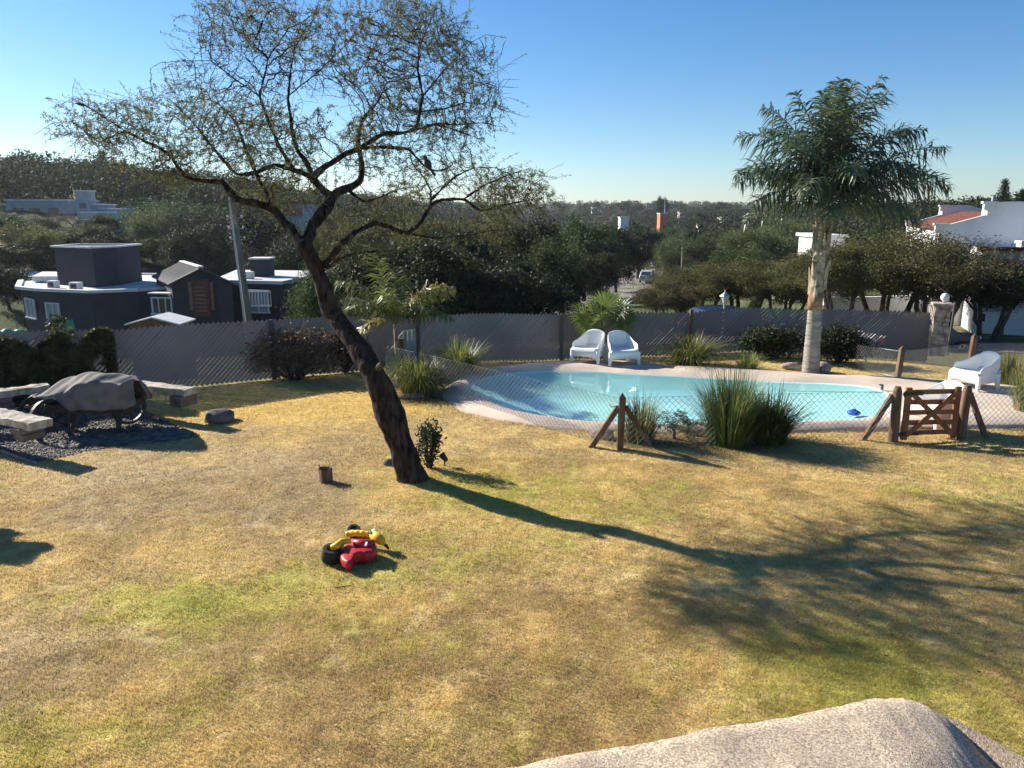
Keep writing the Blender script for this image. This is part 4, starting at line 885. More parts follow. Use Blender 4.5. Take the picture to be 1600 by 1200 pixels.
# ================================================================ STONES, STUMP, LAMP
def rock(name, c, r, label, m, seed, cat='rock', grp=None):
    o = MB().blob((0, 0, r[2]*.55), r, seed, .22, 3).build(name, M[m], smooth=True); o.location = c; return tag(o, label, cat, grp)
rock('rock', G(340, 658), (.30, .22, .15), 'dark flat-topped boulder at the end of the bench on the lawn', 'stoned', 3)
rock('rock', G(1241, 578)+Vector((0, .1, 0)), (.26, .16, .10), 'flat pale rock left of the tall palm base', 'stone', 4, 'rock', 'rocks by the palm')
rock('rock', G(1285, 581)+Vector((.02, 0, 0)), (.19, .16, .15), 'upright pale rock right of the tall palm base', 'stone', 5, 'rock', 'rocks by the palm')
rock('rock', G(943, 690)+Vector((0, .15, 0)), (.20, .16, .14), 'pale rock tucked under the braced post', 'stone', 6)
rock('rock', G(645, 622), (.28, .16, .07), 'flat grey stone edging below the yellow-green grass clump', 'stoned', 8)
rock('stone', G(608, 727), (.085, .06, .07), 'small pointed brown stone left of the leaning tree base', 'stoned', 9, 'stone')
s = empty('log_stump', G(509, 754), R(20), 'short cut log standing on the lawn with split top', 'log')
mb = MB(); n = 11; V = []; q = random.Random(3)
for z in (0, .06, .13, .2): 
    for k in range(n): a = k*2*math.pi/n; r_ = .092*(1+.12*math.sin(a*3+1)); V.append((r_*math.cos(a), r_*math.sin(a), z+(.03*q.random() if z == .2 else 0)))
F_ = [(i*n+k, i*n+(k+1) % n, (i+1)*n+(k+1) % n, (i+1)*n+k) for i in range(3) for k in range(n)]
V += [(.05*math.cos(k*2*math.pi/n), .05*math.sin(k*2*math.pi/n), .17) for k in range(n)]+[(0, 0, .15)]
F_ += [(3*n+k, 3*n+(k+1) % n, 4*n+(k+1) % n, 4*n+k) for k in range(n)]+[(4*n+k, 4*n+(k+1) % n, 5*n) for k in range(n)]
mb.add(V, F_); mb.build('body', M['oldwood'], s); mb = MB(); mb.tube([(-.06, .03, .18), (-.075, .03, .27)], [.01, .006], 5); mb.build('splinter', M['oldwood'], s)
s = empty('spotlight', G(695, 730), R(-30), 'small dark garden spotlight on a stake beside the leaning tree', 'spotlight')
mb = MB(); mb.tube([(0, 0, -.05), (0, 0, .09)], [.008, .012], 6); mb.build('stake', M['black'], s)
mb = MB(); mb.lathe([(.02, -.07), (.035, -.05), (.05, .04), (.056, .06), (.056, .066)], (-.01, .0, .15), 14, Matrix.Rotation(R(-48), 3, 'Y')); mb.build('head', M['black'], s, smooth='auto')
mb = MB(); mb.lathe([(.048, .066), (.046, .07)], (-.01, 0, .15), 14, Matrix.Rotation(R(-48), 3, 'Y')); mb.build('lens', M['lglass'], s)
# pool bits
fl = empty('pool_floater', G(1334, 646, .02), R(15), 'small blue chlorine floater on the pool water', 'pool floater')
mb = MB(); mb.lathe([(.03, -.04), (.10, -.02), (.125, .01), (.12, .035), (.08, .055), (.03, .065)], (0, 0, 0), 16); mb.build('body', M['blue'], fl, smooth=True); mb = MB(); mb.lathe([(.04, .06), (.04, .085), (.02, .09)], (0, 0, 0), 12); mb.build('cap', M['blue'], fl)
rp = MB(); rp.tube([G(1215+k*21, 611+.25*k-.8*math.sin(k*.45)*0, .03) for k in range(9)], .008, 5); o = rp.build('pool_line', M['conduit']); tag(o, 'thin float line lying across the shallow end of the pool', 'line')
sk = empty('pool_fitting', G(1378, 609, .05), 0, 'small dark water inlet fitting on the pool beach', 'pool fitting'); mb = MB(); mb.cyl((0, 0, 0), (0, 0, .12), .03, .025, 8); mb.tube([(0, 0, .1), (-.07, 0, .11)], .018, 6); mb.build('body', M['steel'], sk)
# ================================================================ FIRE CORNER: gravel, benches, covered cart
gp_ = [(p.x, p.y) for p in GRAV]; V = [(x, y, tz(x, y)+.008) for x, y in gp_]
gx = np.arange(min(p[0] for p in gp_), max(p[0] for p in gp_), .12); gy = np.arange(min(p[1] for p in gp_), max(p[1] for p in gp_), .12); GX, GY = np.meshgrid(gx, gy); ins = inpoly(GX, GY, gp_)
Vg = np.stack([GX.ravel(), GY.ravel(), terr(GX, GY).ravel()+.006], 1); ii = np.arange(GX.size).reshape(GX.shape); qd = np.stack([ii[:-1, :-1], ii[:-1, 1:], ii[1:, 1:], ii[1:, :-1]], -1).reshape(-1, 4); ok = ins.ravel()[qd].all(1)
tag(np_mesh('gravel_bed', Vg, qd[ok], M['pebble'], smooth=True), kind='structure')
q = np.random.default_rng(9); n = 15000; x = q.uniform(gx[0], gx[-1], n); y = q.uniform(gy[0], gy[-1], n); ok = inpoly(x, y, gp_); x, y = x[ok], y[ok]; n = len(x); r_ = q.uniform(.010, .024, n)
C = np.stack([x, y, terr(x, y)+.01], 1); ax = q.normal(size=(n, 3, 3)); u = np.linalg.qr(ax)[0]; sc_ = r_[:, None, None]*q.uniform(.6, 1.3, (n, 3, 1)); u = u*sc_
V = np.stack([C+u[:, 0], C-u[:, 0], C+u[:, 1], C-u[:, 1], C+u[:, 2], C-u[:, 2]], 1); oc = np.array([(0, 2, 4), (2, 1, 4), (1, 3, 4), (3, 0, 4), (2, 0, 5), (1, 2, 5), (3, 1, 5), (0, 3, 5)])
Fg = (np.arange(n)[:, None, None]*6+oc[None]).reshape(-1, 3); tag(np_mesh('gravel', V.reshape(-1, 3), Fg, M['pebble']), 'dark loose gravel under the covered cart', 'gravel', kind='stuff')
def bench(pa, pb_, label, wd=.30, hz=.33, piers=((.12, .9),)):
    a, b_ = Vector(pa), Vector(pb_); c = (a+b_)/2; c.z = 0; r_ = empty('stone_bench', c, 0, label, 'bench', 'slab benches around the gravel'); d = (b_-a); Ln = d.length; d.normalize(); nr = Vector((-d.y, d.x, 0)); rr_ = random.Random(int(Ln*1000))
    ns = int(Ln/.12)+2; V = []; 
    for i in range(ns):
        t_ = i/(ns-1); 
        for sx in (-1, -.4, .3, 1):
            e = wd/2*sx*(1+rr_.uniform(-.08, .08)); p = a-c+d*Ln*t_+nr*e; V.append(p+Vector((0, 0, hz+rr_.uniform(-.012, .012)-.01*abs(sx))))
        for sx in (1, -1): p = a-c+d*Ln*t_+nr*wd/2*sx*rr_.uniform(.92, 1.02); V.append(p+Vector((0, 0, hz-.13+rr_.uniform(-.01, .01))))
    F_ = [(i*6+k, i*6+(k+1) % 6, (i+1)*6+(k+1) % 6, (i+1)*6+k) for i in range(ns-1) for k in range(6)]+[tuple(range(6)), tuple((ns-1)*6+k for k in reversed(range(6)))]
    mb = MB(); mb.add(V, F_); mb.build('seat_slab', M['slab'], r_)
    for t_ in piers[0]:
        p = a-c+d*Ln*t_; mb = MB(); 
        for k in range(2): mb.box(p+Vector((rr_.uniform(-.02, .02), 0, .045+k*.10)), (.34+.05*rr_.random(), .28, .098), math.atan2(nr.y, nr.x)+rr_.uniform(-.1, .1))
        mb.build('stone_pier', M['stoned'], r_, bevel=.012)
    return r_
bench(G(206, 622, .33), G(300, 634, .33), 'slab bench on stone piers right of the covered cart', piers=((.15, .88),))
bench(G(-60, 660, .33), G(68, 689, .33), 'thick slab bench left in front of the covered cart', wd=.36, piers=((.1, .84),))
bench(G(-70, 647, .33), G(78, 626, .33), 'long low slab bench along the hedge behind the covered cart', piers=((.1, .5, .9),))
bench(G(-90, 812, .5)+Vector((-1.0, .95, 0)), G(-30, 786, .5)+Vector((-1.0, .95, 0)), 'unseen slab bench added beyond the left edge to throw a shadow on the lawn', wd=.5, hz=.55, piers=((.2, .8),))  # out of view, added only to cast the shadow at the lawn's left edge
rp = MB(); rp.beam(G(-40, 690, .02), G(60, 725, .02), .03, .03); o = rp.build('edging_batten', M['greywood']); tag(o, 'thin pale wooden edging strip in front of the left bench', 'edging')
# covered cart
ca = G(130, 672); ct_ = empty('grill_cart', ca, 0, 'black iron grill cart on spoked wheels under a grey-brown cloth', 'grill cart')
yc = ca.y
def lp(px, py, dy=0): return D(px, py, yc+dy)-ca
def wheel(px, py, dy, rad, az_, nm='wheel'):
    c = lp(px, py, dy); M3 = Matrix.Rotation(az_, 3, 'Z') @ Matrix.Rotation(R(90), 3, 'X'); root = None
    mb = MB(); pr_ = [(rad*.86, -.03), (rad, -.036), (rad, .036), (rad*.86, .03)]; n = 28
    V = [(M3 @ Vector((r_*math.cos(2*math.pi*k/n), r_*math.sin(2*math.pi*k/n), z)))+c for r_, z in pr_ for k in range(n)]
    mb.add(V, [(i*n+k, i*n+(k+1) % n, ((i+1) % 4)*n+(k+1) % n, ((i+1) % 4)*n+k) for i in range(4) for k in range(n)]); o = mb.build('wheel', M['iron'], ct_)
    mb = MB()
    for k in range(8): a = k*math.pi/4+.2; mb.tube([c, c+M3 @ Vector((rad*.92*math.cos(a), rad*.92*math.sin(a), 0))], .015, 5)
    mb.build('spokes', M['iron'], o); mb = MB(); mb.cyl(c+M3 @ Vector((0, 0, -.06)), c+M3 @ Vector((0, 0, .06)), .045, n=10); mb.build('hub', M['iron'], o)
wheel(82, 656, -.35, .40, R(62)); wheel(62, 648, .45, .40, R(62)); wheel(200, 636, .2, .31, R(50))
for px, py, px2, py2, dy in ((184, 620, 186, 678, -.3), (108, 640, 108, 685, -.45)):
    mb = MB(); p0 = lp(px, py, dy); p1 = lp(px2, py2, dy); p1.z = 0; mb.beam(p0, p1, .07 if px > 150 else .03, .06 if px > 150 else .03, up=(0, 1, 0)); mb.build('leg', M['iron'], ct_)
mb = MB(); mb.beam(lp(72, 640, .1), lp(200, 634, .1), .05, .06); mb.beam(lp(78, 641, -.3), lp(196, 636, -.3), .05, .06); mb.beam(lp(82, 641, -.3), lp(66, 638, .4), .05, .06); mb.build('frame', M['iron'], ct_)
mb = MB(); bx = (lp(80, 632)+lp(212, 628))/2; mb.box((bx.x, .05, bx.z-.03), (1.40, .70, .16)); mb.build('grill_tray', M['iron'], ct_, bevel=.02)
# draped cloth
xa, xb = lp(69, 625).x, lp(221, 600).x; NX, NY = 90, 60; V = []
zr = [(69, 616), (80, 606), (92, 596), (105, 588), (118, 584.5), (140, 583), (165, 582.5), (180, 583), (192, 587), (205, 592), (221, 593.5)]
xs = [lp(a_, b_).x for a_, b_ in zr]; zs = [lp(a_, b_, .1).z for a_, b_ in zr]
fe = [(69, 619), (85, 618), (100, 616), (112, 604), (125, 599), (145, 598), (160, 597), (185, 598), (200, 596), (221, 595)]; fx = [lp(a_, b_, -.4).x for a_, b_ in fe]; fz = [lp(a_, b_, -.4).z for a_, b_ in fe]
he = [(69, 623), (80, 622), (95, 626), (104, 635), (115, 640), (135, 641), (160, 641), (185, 639), (205, 634), (212, 627), (221, 616)]; hx = [lp(a_, b_, -.42).x for a_, b_ in he]; hz_ = [lp(a_, b_, -.42).z for a_, b_ in he]
for i in range(NX):
    u = i/(NX-1); x = xa+(xb-xa)*u; zt_ = np.interp(x, xs, zs); ze = np.interp(x, fx, fz); zh = np.interp(x, hx, hz_)
    for j in range(NY):
        v = -1+2*j/(NY-1); s_ = abs(v); side = -1 if v < 0 else 1
        e1 = ze if v < 0 else zt_-.16
        if s_ < .55: k = s_/.55; z = zt_+(e1-zt_)*k**1.5; y = .05+side*.44*k
        else: k = (s_-.55)/.45; z = e1+(zh-e1)*k; y = .05+side*(.44+.07*k**.6)
        fold = .022*math.sin(u*15+4.*v)+.012*math.sin(u*37-v*6)+.016*math.sin(u*8-v*7+1)
        drop = max(0, (s_-.5)/.5)
        ec = max(0, (u-.90)/.10); el_ = max(0, (.12-u)/.12); y = .05+(y-.05)*(1-.62*ec**1.6)*(1-.35*el_**2)-.12*ec; z -= .03*ec*drop
        V.append((x+.02*math.sin(v*6+u*9), y+side*(.03*math.sin(u*21+2*math.sin(u*7))+.018*math.sin(u*47))*drop+.01*math.sin(u*30), z+fold*(1-drop)+.012*drop*math.sin(u*26)))
mb = MB(); mb.add(V, [(i*NY+j, (i+1)*NY+j, (i+1)*NY+j+1, i*NY+j+1) for i in range(NX-1) for j in range(NY-1)])
cv = empty('cart_cover', ca, 0, 'faded grey-brown cloth draped over the grill cart', 'cover'); bpy.data.objects.remove(cv)
o = mb.build('cloth_cover', M['cover'], None, smooth=True); o.location = ca; tag(o, 'faded grey-brown cloth draped over the grill cart', 'cover'); sd = o.modifiers.new('thick', 'SOLIDIFY'); sd.thickness = .012
# ================================================================ TOY MOTORCYCLE lying on its side
tb = G(548, 872); ty = empty('toy_motorcycle', tb, 0, 'red and yellow toy motorcycle with black wheels lying on its side', 'toy'); yt = tb.y
def tp(px, py, dz=0.):  # point above the lawn whose picture position is px,py
    g = G(px, py, dz); return g-tb
wa = Vector((.16, -.20, 1)).normalized()
def drum(c, r_, h, m, nm, ax=wa, ring_=True):
    u, v = basis(ax); n = 26; V = []; pr_ = [(r_*.55, -h/2), (r_*.9, -h/2), (r_, -h*.38), (r_*1.01, 0), (r_, h*.38), (r_*.9, h/2), (r_*.55, h/2), (r_*.5, h*.38)]
    for rr2, z in pr_:
        for k in range(n): a = 2*math.pi*k/n; V.append(c+(u*math.cos(a)+v*math.sin(a))*rr2+ax*z)
    F_ = [(i*n+k, i*n+(k+1) % n, (i+1)*n+(k+1) % n, (i+1)*n+k) for i in range(len(pr_)-1) for k in range(n)]+[tuple(range(n)), tuple((len(pr_)-1)*n+k for k in range(n))]
    mb = MB(); mb.add(V, F_); return mb.build(nm, M[m], ty, smooth='auto')
wc = tp(518, 866, .085); drum(wc, .106, .165, 'tyre', 'wheel')
wc2 = tp(553, 830, .06); drum(wc2, .078, .10, 'tyre', 'wheel', Vector((.1, -.35, 1)).normalized())
# yellow swing arm over the big wheel, with its lower fork plate
mb = MB(); mb.tube([wc+wa*.085+Vector((-.005, 0, 0)), wc+wa*.11+Vector((.05, .01, 0)), tp(533, 846, .18), tp(548, 845, .19)], [.036, .040, .036, .028], 12); mb.build('fork', M['yellow'], ty, smooth=True)
mb = MB(); mb.tube([tp(535, 850, .16), tp(533, 862, .10), tp(530, 874, .04)], [.022, .018, .016], 8); mb.build('fork_plate', M['yellow'], ty, smooth=True)
# red body: profile seen from above, extruded through its thickness
bo = [(531, 868), (535, 853), (541, 845), (552, 840), (566, 839), (578, 840), (588, 844), (590, 854), (584, 862), (572, 864), (566, 863), (560, 864), (552, 869), (549, 879), (542, 880), (534, 875)]
L_ = [(.01, .86), (.045, .99), (.095, 1.0), (.125, .93), (.14, .76)]; V = []; n = len(bo); cx = sum(a for a, b in bo)/n; cy = sum(b for a, b in bo)/n
for z, s_ in L_:
    for a_, b_ in bo: p = G(cx+(a_-cx)*s_, cy+10+(b_-cy)*.86*s_, .06)-tb; V.append(p+Vector((0, 0, z-.06)))
F_ = [(i*n+k, i*n+(k+1) % n, (i+1)*n+(k+1) % n, (i+1)*n+k) for i in range(len(L_)-1) for k in range(n)]+[tuple(reversed(range(n))), tuple((len(L_)-1)*n+k for k in range(n))]
mb = MB(); mb.add(V, F_); o = mb.build('body', M['red'], ty, smooth='auto'); b_ = o.modifiers.new('bevel', 'BEVEL'); b_.width = .012; b_.segments = 3; b_.limit_method = 'ANGLE'
mb = MB(); mb.tube([tp(549, 846, .12), tp(560, 850, .15), tp(572, 851, .15), tp(582, 848, .13)], [.03, .055, .06, .04], 12); mb.build('tank_panel', M['red'], ty, smooth=True)
mb = MB(); mb.beam(tp(571, 853, .19), tp(574, 845, .19), .02, .012); mb.build('side_stripe', M['white'], ty)
# yellow seat and tank strip along the upper side, ribbed
pts = [tp(541, 836, .10), tp(548, 833, .12), tp(556, 833, .13), tp(564, 833, .135), tp(572, 834, .135), tp(580, 835, .13), tp(585, 837, .12)]
pf = []; rf_ = []
for i in range(len(pts)-1):
    for k in range(4): pf.append(pts[i].lerp(pts[i+1], k/4)); rf_.append(.036+(.003 if k in (1, 2) else -.002)-(.004 if i > 3 else 0))
mb = MB(); mb.tube(pf, rf_, 12); mb.build('seat', M['yellow'], ty, smooth=True)
mb = MB(); mb.tube([tp(583, 836, .13), tp(590, 840, .14), tp(597, 846, .11), tp(600, 849, .08)], [.05, .060, .052, .028], 14); mb.build('front_cowl', M['yellow'], ty, smooth=True)
mb = MB(); mb.tube([tp(576, 829, .17), tp(580, 833, .17), tp(584, 836, .16)], [.015, .018, .018], 9); mb.build('hand_grip', M['black'], ty, smooth=True)
mb = MB(); mb.tube([tp(599, 848, .07), tp(604, 853, .035), tp(607, 857, .02)], [.018, .018, .014], 9); mb.build('hand_grip', M['black'], ty, smooth=True)
mb = MB(); mb.blob(tp(585, 829, .165), (.035, .028, .02), 3, .05, 2); mb.build('headlight', M['white'], ty, smooth=True)
mb = MB(); mb.blob(tp(566, 848, .165), (.055, .012, .012), 1, .05, 2); mb.build('side_badge', M['red'], ty, smooth=True)
o = MB().tube([G(523, 918, .02), G(535, 917, .025), G(549, 914, .02)], [.004, .006, .003], 5).build('stick', M['bark2']); tag(o, 'thin brown stick lying on the lawn below the toy', 'stick')
# ================================================================ PEBBLEDASH MASS at the lower right
ed = [(770, 1205), (900, 1178), (1000, 1160), (1100, 1143), (1200, 1126), (1300, 1106), (1365, 1093), (1410, 1089), (1450, 1092), (1490, 1104), (1540, 1130), (1600, 1163), (1680, 1205)]
ed2 = []
for i in range(len(ed)-1):
    for k in range(12): t_ = k/12; ed2.append((ed[i][0]*(1-t_)+ed[i+1][0]*t_, ed[i][1]*(1-t_)+ed[i+1][1]*t_))
ZT = .42; V = []; NR = 34; q = np.random.default_rng(4)
for i, (a_, b_) in enumerate(ed2):
    e = G(a_, b_, ZT); drop = max(0, (a_-1462)/170.)
    for j in range(NR):
        if j == 0: p = Vector((e.x, e.y+.12, -.05))
        elif j == 1: p = Vector((e.x, e.y+.03, ZT-.10))
        else:
            t_ = (j-2)/(NR-3); rx = G(1440, 1091, ZT); yy = e.y*(1-t_)+1.3*t_; xx = e.x+(-.0-.05*t_)*(1 if a_ < 1440 else 0)
            z = ZT+.10*t_; ridge = rx.x-.28*(rx.y-yy); z -= .62*.12*math.log1p(math.exp(min(40, (xx-ridge)/.12)))
            n_ = float(fbm(np.array([xx*3.]), np.array([yy*3.]), 4)[0]-.5)*.07+float(fbm(np.array([xx*22.]), np.array([yy*22.]), 3)[0]-.5)*.012
            p = Vector((xx, yy, z+n_))
            if a_ >= 1450: p.z = max(p.z, -.03)
        V.append(p)
n = len(ed2); mb = MB(); mb.add(V, [(i*NR+j, (i+1)*NR+j, (i+1)*NR+j+1, i*NR+j+1) for i in range(n-1) for j in range(NR-1)])
o = mb.build('pebbledash_wall', M['conc'], None, smooth=True); tag(o, 'rough sloping pebbledash wall top in the lower right corner', 'wall')
# ================================================================ STONE PILLAR
pb4 = G(1463, 552); pl = empty('stone_pillar', pb4, 0, 'stone-clad gate pillar with small round lamp on top', 'pillar'); hp = D(1463, 474, pb4.y).z
mb = MB(); q = random.Random(12); z = -.05; wx = .38
while z < hp-.06:
    h_ = q.uniform(.09, .24); h_ = min(h_, hp-.06-z)
    for side in range(4):
        t_ = -wx/2
        while t_ < wx/2-.02:
            w_ = min(q.uniform(.10, .34), wx/2-t_); c_ = t_+w_/2; dp = .05+q.uniform(0, .06); M4 = Matrix.Rotation(side*math.pi/2+R(-22), 3, 'Z')
            mb.box(M4 @ Vector((c_, -wx/2+.03-dp/2+.03, z+h_/2)), (w_-q.uniform(.006, .03), dp, h_-q.uniform(.006, .03)), rot=M4 @ Matrix.Rotation(q.uniform(-.10, .10), 3, 'Y')); t_ += w_
    z += h_
mb.build('stone_cladding', M['stone'], pl, bevel=.008); mb = MB(); mb.box((0, 0, hp/2-.05), (wx-.04, wx-.04, hp-.05), R(-22)); mb.build('core', M['stoned'], pl)
mb = MB(); mb.box((0, 0, hp-.02), (wx+.12, wx+.12, .07), R(-22)); mb.build('cap', M['stone'], pl, bevel=.01); mb = MB(); mb.lathe([(.04, 0), (.05, .05), (.10, .10), (.11, .17), (.07, .24), (.02, .26)], (.05, 0, hp+.015), 14); mb.build('lamp_globe', M['hwhite'], pl, smooth=True)
o = MB().tube([pb4+Vector((.42, .2, -.1)), pb4+Vector((.46, .2, hp-.03))], .035, 8).build('steel_post', M['steel']); tag(o, 'slim dark steel post standing beside the stone pillar', 'post')
# ================================================================ HOUSES
def W2(px, Y, row=450): p = D(px, row, Y); return Vector((p.x, Y, 0))
def window(parent, c, d, w_, h_, panes=2, pane='glass', proj=.05, out_=None):
    """window in a wall: c centre on the wall, d direction along the wall; outward = toward camera side"""
    d = Vector(d).normalized(); nr = Vector((d.y, -d.x, 0)); 
    if nr.dot(Vector((0, 0, 0))-Vector((c.x, c.y, 0))) < 0: nr = -nr
    fw = .09; mb = MB(); B = lambda u, z, o=0: c+d*u+Vector((0, 0, z))+nr*o-parent.location
    for s_ in (-1, 1): mb.beam(B(s_*(w_/2-fw/2), -h_/2, proj), B(s_*(w_/2-fw/2), h_/2, proj), fw, .10, up=nr)
    mb.beam(B(-w_/2+fw, h_/2-fw/2, proj), B(w_/2-fw, h_/2-fw/2, proj), fw*.9, .10, up=nr); mb.beam(B(-w_/2-.06, -h_/2-.03, proj+.03), B(w_/2+.06, -h_/2-.03, proj+.03), .16, .08, up=(0, 0, 1))
    for k in range(1, panes): u = -w_/2+w_*k/panes; mb.beam(B(u, -h_/2+.02, proj-.01), B(u, h_/2-fw, proj-.01), .06, .05, up=nr)
    f = mb.build('window', M['trim'], parent); mb = MB(); mb.add([B(-w_/2+.05, -h_/2+.02, proj-.035), B(w_/2-.05, -h_/2+.02, proj-.035), B(w_/2-.05, h_/2-.05, proj-.035), B(-w_/2+.05, h_/2-.05, proj-.035)], [(0, 1, 2, 3)]); mb.build('pane', M[pane], f); return f
# ---- dark single-storey house at the left
hb = Vector((-24, 48, -3.9)); dh = empty('dark_house', hb, 0, 'low dark blue-grey house with white-edged flat roofs and round-cornered tower block', 'house')
ZR = D(145, 457, 44).z
A_ = D(33, 449, 46.5); B_ = D(66, 456, 45.2); C_ = D(142, 459, 44.0); Dd = D(268, 447, 46.5); E_ = D(290, 436, 56); F2 = D(40, 432, 58)
def poly(*pts): return [(p.x-hb.x, p.y-hb.y) for p in pts]
mb = MB(); mb.prism(poly(A_, B_, C_, D(215, 455, 45.1), Dd, E_, F2), -.6, ZR-hb.z-.02); mb.build('wall', M['hdark'], dh)
mb = MB(); fp_ = [A_, B_, C_, D(215, 455, 45.1), Dd, E_, F2]; n = len(fp_); cen = sum((Vector((p.x, p.y, 0)) for p in fp_), Vector())/n
for i in range(n):
    p, q_ = fp_[i], fp_[(i+1) % n]; ex = lambda v: Vector((v.x, v.y, 0))+(Vector((v.x, v.y, 0))-cen).normalized()*.16-Vector((hb.x, hb.y, 0))+Vector((0, 0, ZR-hb.z+.06)); mb.beam(ex(p), ex(q_), .32, .17)
rf = mb.build('roof_edge', M['trim'], dh); mb = MB(); mb.prism(poly(*fp_), ZR-hb.z-.0, ZR-hb.z+.03); mb.build('roof', M['roofw'], dh)
# tower block with rounded near corner
t0, t1, t2 = D(91, 442, 48.5), D(150, 446, 46.8), D(187, 440, 48.2); tzt = D(140, 387, 47.2).z
tp_ = [t0, t1, t2, t2+Vector((-.2, 3.4, 0)), t0+Vector((0, 3.2, 0))]
mb = MB(); mb.prism(poly(*tp_), ZR-hb.z+.03, tzt-hb.z); mb.build('tower', M['hdark'], dh); mb = MB(); cen2 = sum((Vector((p.x, p.y, 0)) for p in tp_), Vector())/5
for i in range(5):
    ex = lambda v: Vector((v.x, v.y, 0))+(Vector((v.x, v.y, 0))-cen2).normalized()*.10-Vector((hb.x, hb.y, 0))+Vector((0, 0, tzt-hb.z+.03)); mb.beam(ex(tp_[i]), ex(tp_[(i+1) % 5]), .24, .10)
mb.build('tower_rim', M['trim'], dh)
for px, row, Y, w_, h_ in ((83, 441, 46.4, .55, .45), (119, 449, 45.0, .62, .5), (74, 429, 52, .6, .45)):
    c = D(px, row, Y); c.z = ZR+.25; mb = MB(); mb.box(c-hb, (w_, .4, h_), R(-10)); s_ = mb.build('skylight', M['trim'], dh); mb = MB(); mb.box(c-hb+Vector((-.04, -.21, 0)), (w_*.62, .03, h_*.6), R(-10)); mb.build('pane', M['glass'], s_)
mb = MB(); mb.prism(poly(D(50, 433, 50), D(92, 431, 50), D(92, 425, 54), D(66, 425, 54)), ZR-hb.z+.1, ZR-hb.z+.45); mb.build('roof_step', M['trim'], dh)
window(dh, D(49, 481, 45.85), B_-A_, 1.05, 1.15, 2, 'blind'); window(dh, D(84, 488, 44.85), C_-B_, 1.05, 1.15, 2, 'blind')
# gable wing with sheet roof
g0, g1 = D(268, 443, 43.6), D(362, 441, 43.2); ap = D(312, 421, 43.3); zb = -.6; gd = (g1-g0); gd.z = 0; gd.normalize(); bk = Vector((-.62, 1, 0)).normalized()*6.2
g1.z = g0.z
mb = MB(); V = [g0, g1, ap]; vs_ = [Vector((g0.x, g0.y, hb.z-.4)), Vector((g1.x, g1.y, hb.z-.4)), g1, ap, g0]; vs_ = [v-hb for v in vs_]; vs_ += [v+bk for v in vs_]
mb.add(vs_, [(0, 1, 2, 3, 4), (9, 8, 7, 6, 5), (0, 4, 9, 5), (1, 6, 7, 2), (0, 5, 6, 1)]); mb.build('gable_wall', M['hdark'], dh)
def corr(a, b_, dvec, m, parent, name, n=26, amp=.035):
    mb = MB(); V = []
    for i in range(n*2+1):
        t_ = i/(n*2); o_ = Vector((0, 0, amp*(1 if i % 2 else -1)))
        for p in (a, b_): V.append(p+dvec*t_+o_-parent.location)
    mb.add(V, [(i*2, i*2+1, i*2+3, i*2+2) for i in range(n*2)]); o = mb.build(name, m, parent, fix=False); s_ = o.modifiers.new('t', 'SOLIDIFY'); s_.thickness = .04; return o
up_ = Vector((0, 0, .10)); fo = -bk.normalized()*.35
ov = (g0-ap).normalized()*.35; ov2 = (g1-ap).normalized()*.45
corr(ap+up_+fo, g0+ov+up_+fo, bk+bk.normalized()*.2, M['corr'], dh, 'gable_roof'); corr(ap+up_+fo, g1+ov2+up_+fo, bk, M['corr'], dh, 'gable_roof')
mb = MB(); mb.beam(ap+up_*1.7+fo-hb, ap+up_*1.7+fo+bk-hb, .3, .06); mb.build('ridge_cap', M['trim'], dh)
fwd = Vector((gd.y, -gd.x, 0)); c = D(316, 466, 43.2); dr = []
mb = MB(); cz = D(316, 443, 43.2).z; bz = D(316, 487, 43.2).z; mb.box(Vector((c.x, c.y-.08, (cz+bz)/2))-hb, (1.0, .12, cz-bz+.5), math.atan2(gd.y, gd.x)); dr = mb.build('door', M['door'], dh)
mb = MB()
for k in range(7): mb.box(Vector((c.x-.02, c.y-.16, cz-.2-(cz-bz)/7.2*k))-hb, (.66, .06, .085), math.atan2(gd.y, gd.x))
mb.build('slats', M['doorpanel'], dr)
for s_ in (-1, 1): mb = MB(); mb.box(Vector((c.x+s_*.60, c.y-.07, (cz+bz)/2+.1))-hb, (.20, .1, cz-bz), math.atan2(gd.y, gd.x)); mb.build('door_jamb', M['doorpanel'], dh)
window(dh, D(258, 476, 44.5), Vector((1, -.15, 0)), 1.3, .95, 3, 'glass', .3)
mb = MB(); p = D(257, 458, 44.3)-hb; mb.box(p, (1.75, .6, .07), -.15); mb.build('window_hood', M['trim'], dh)
# flat-roofed right wing, porch, chimney
r0, r1 = D(338, 441, 46.5), D(440, 441, 45.5); zr2 = D(380, 443, 46).z
mb = MB(); P4 = [r0, r1, r1+Vector((1, 8, 0)), r0+Vector((-1.5, 8, 0))]; mb.prism(poly(*P4), -.6, zr2-hb.z); mb.build('wall', M['hdark'], dh)
mb = MB(); mb.prism(poly(*[p+(p-(r0+r1)/2-Vector((0, 4, 0))).normalized()*.25 for p in P4]), zr2-hb.z+.003, zr2-hb.z+.2); mb.build('roof', M['roofw'], dh)
c = D(411, 430, 49); mb = MB(); mb.box(Vector((c.x-hb.x, c.y-hb.y, zr2-hb.z+.65)), (1.15, 1.1, 1.3)); mb.build('chimney', M['hdark'], dh); mb = MB(); mb.box(Vector((c.x-hb.x, c.y-hb.y, zr2-hb.z+1.33)), (1.3, 1.25, .09)); mb.build('chimney_cap', M['trim'], dh)
c = D(390, 437, 47); mb = MB(); mb.box(Vector((c.x-hb.x, c.y-hb.y, zr2-hb.z+.42)), (.5, .4, .42)); mb.build('vent_box', M['trim'], dh)
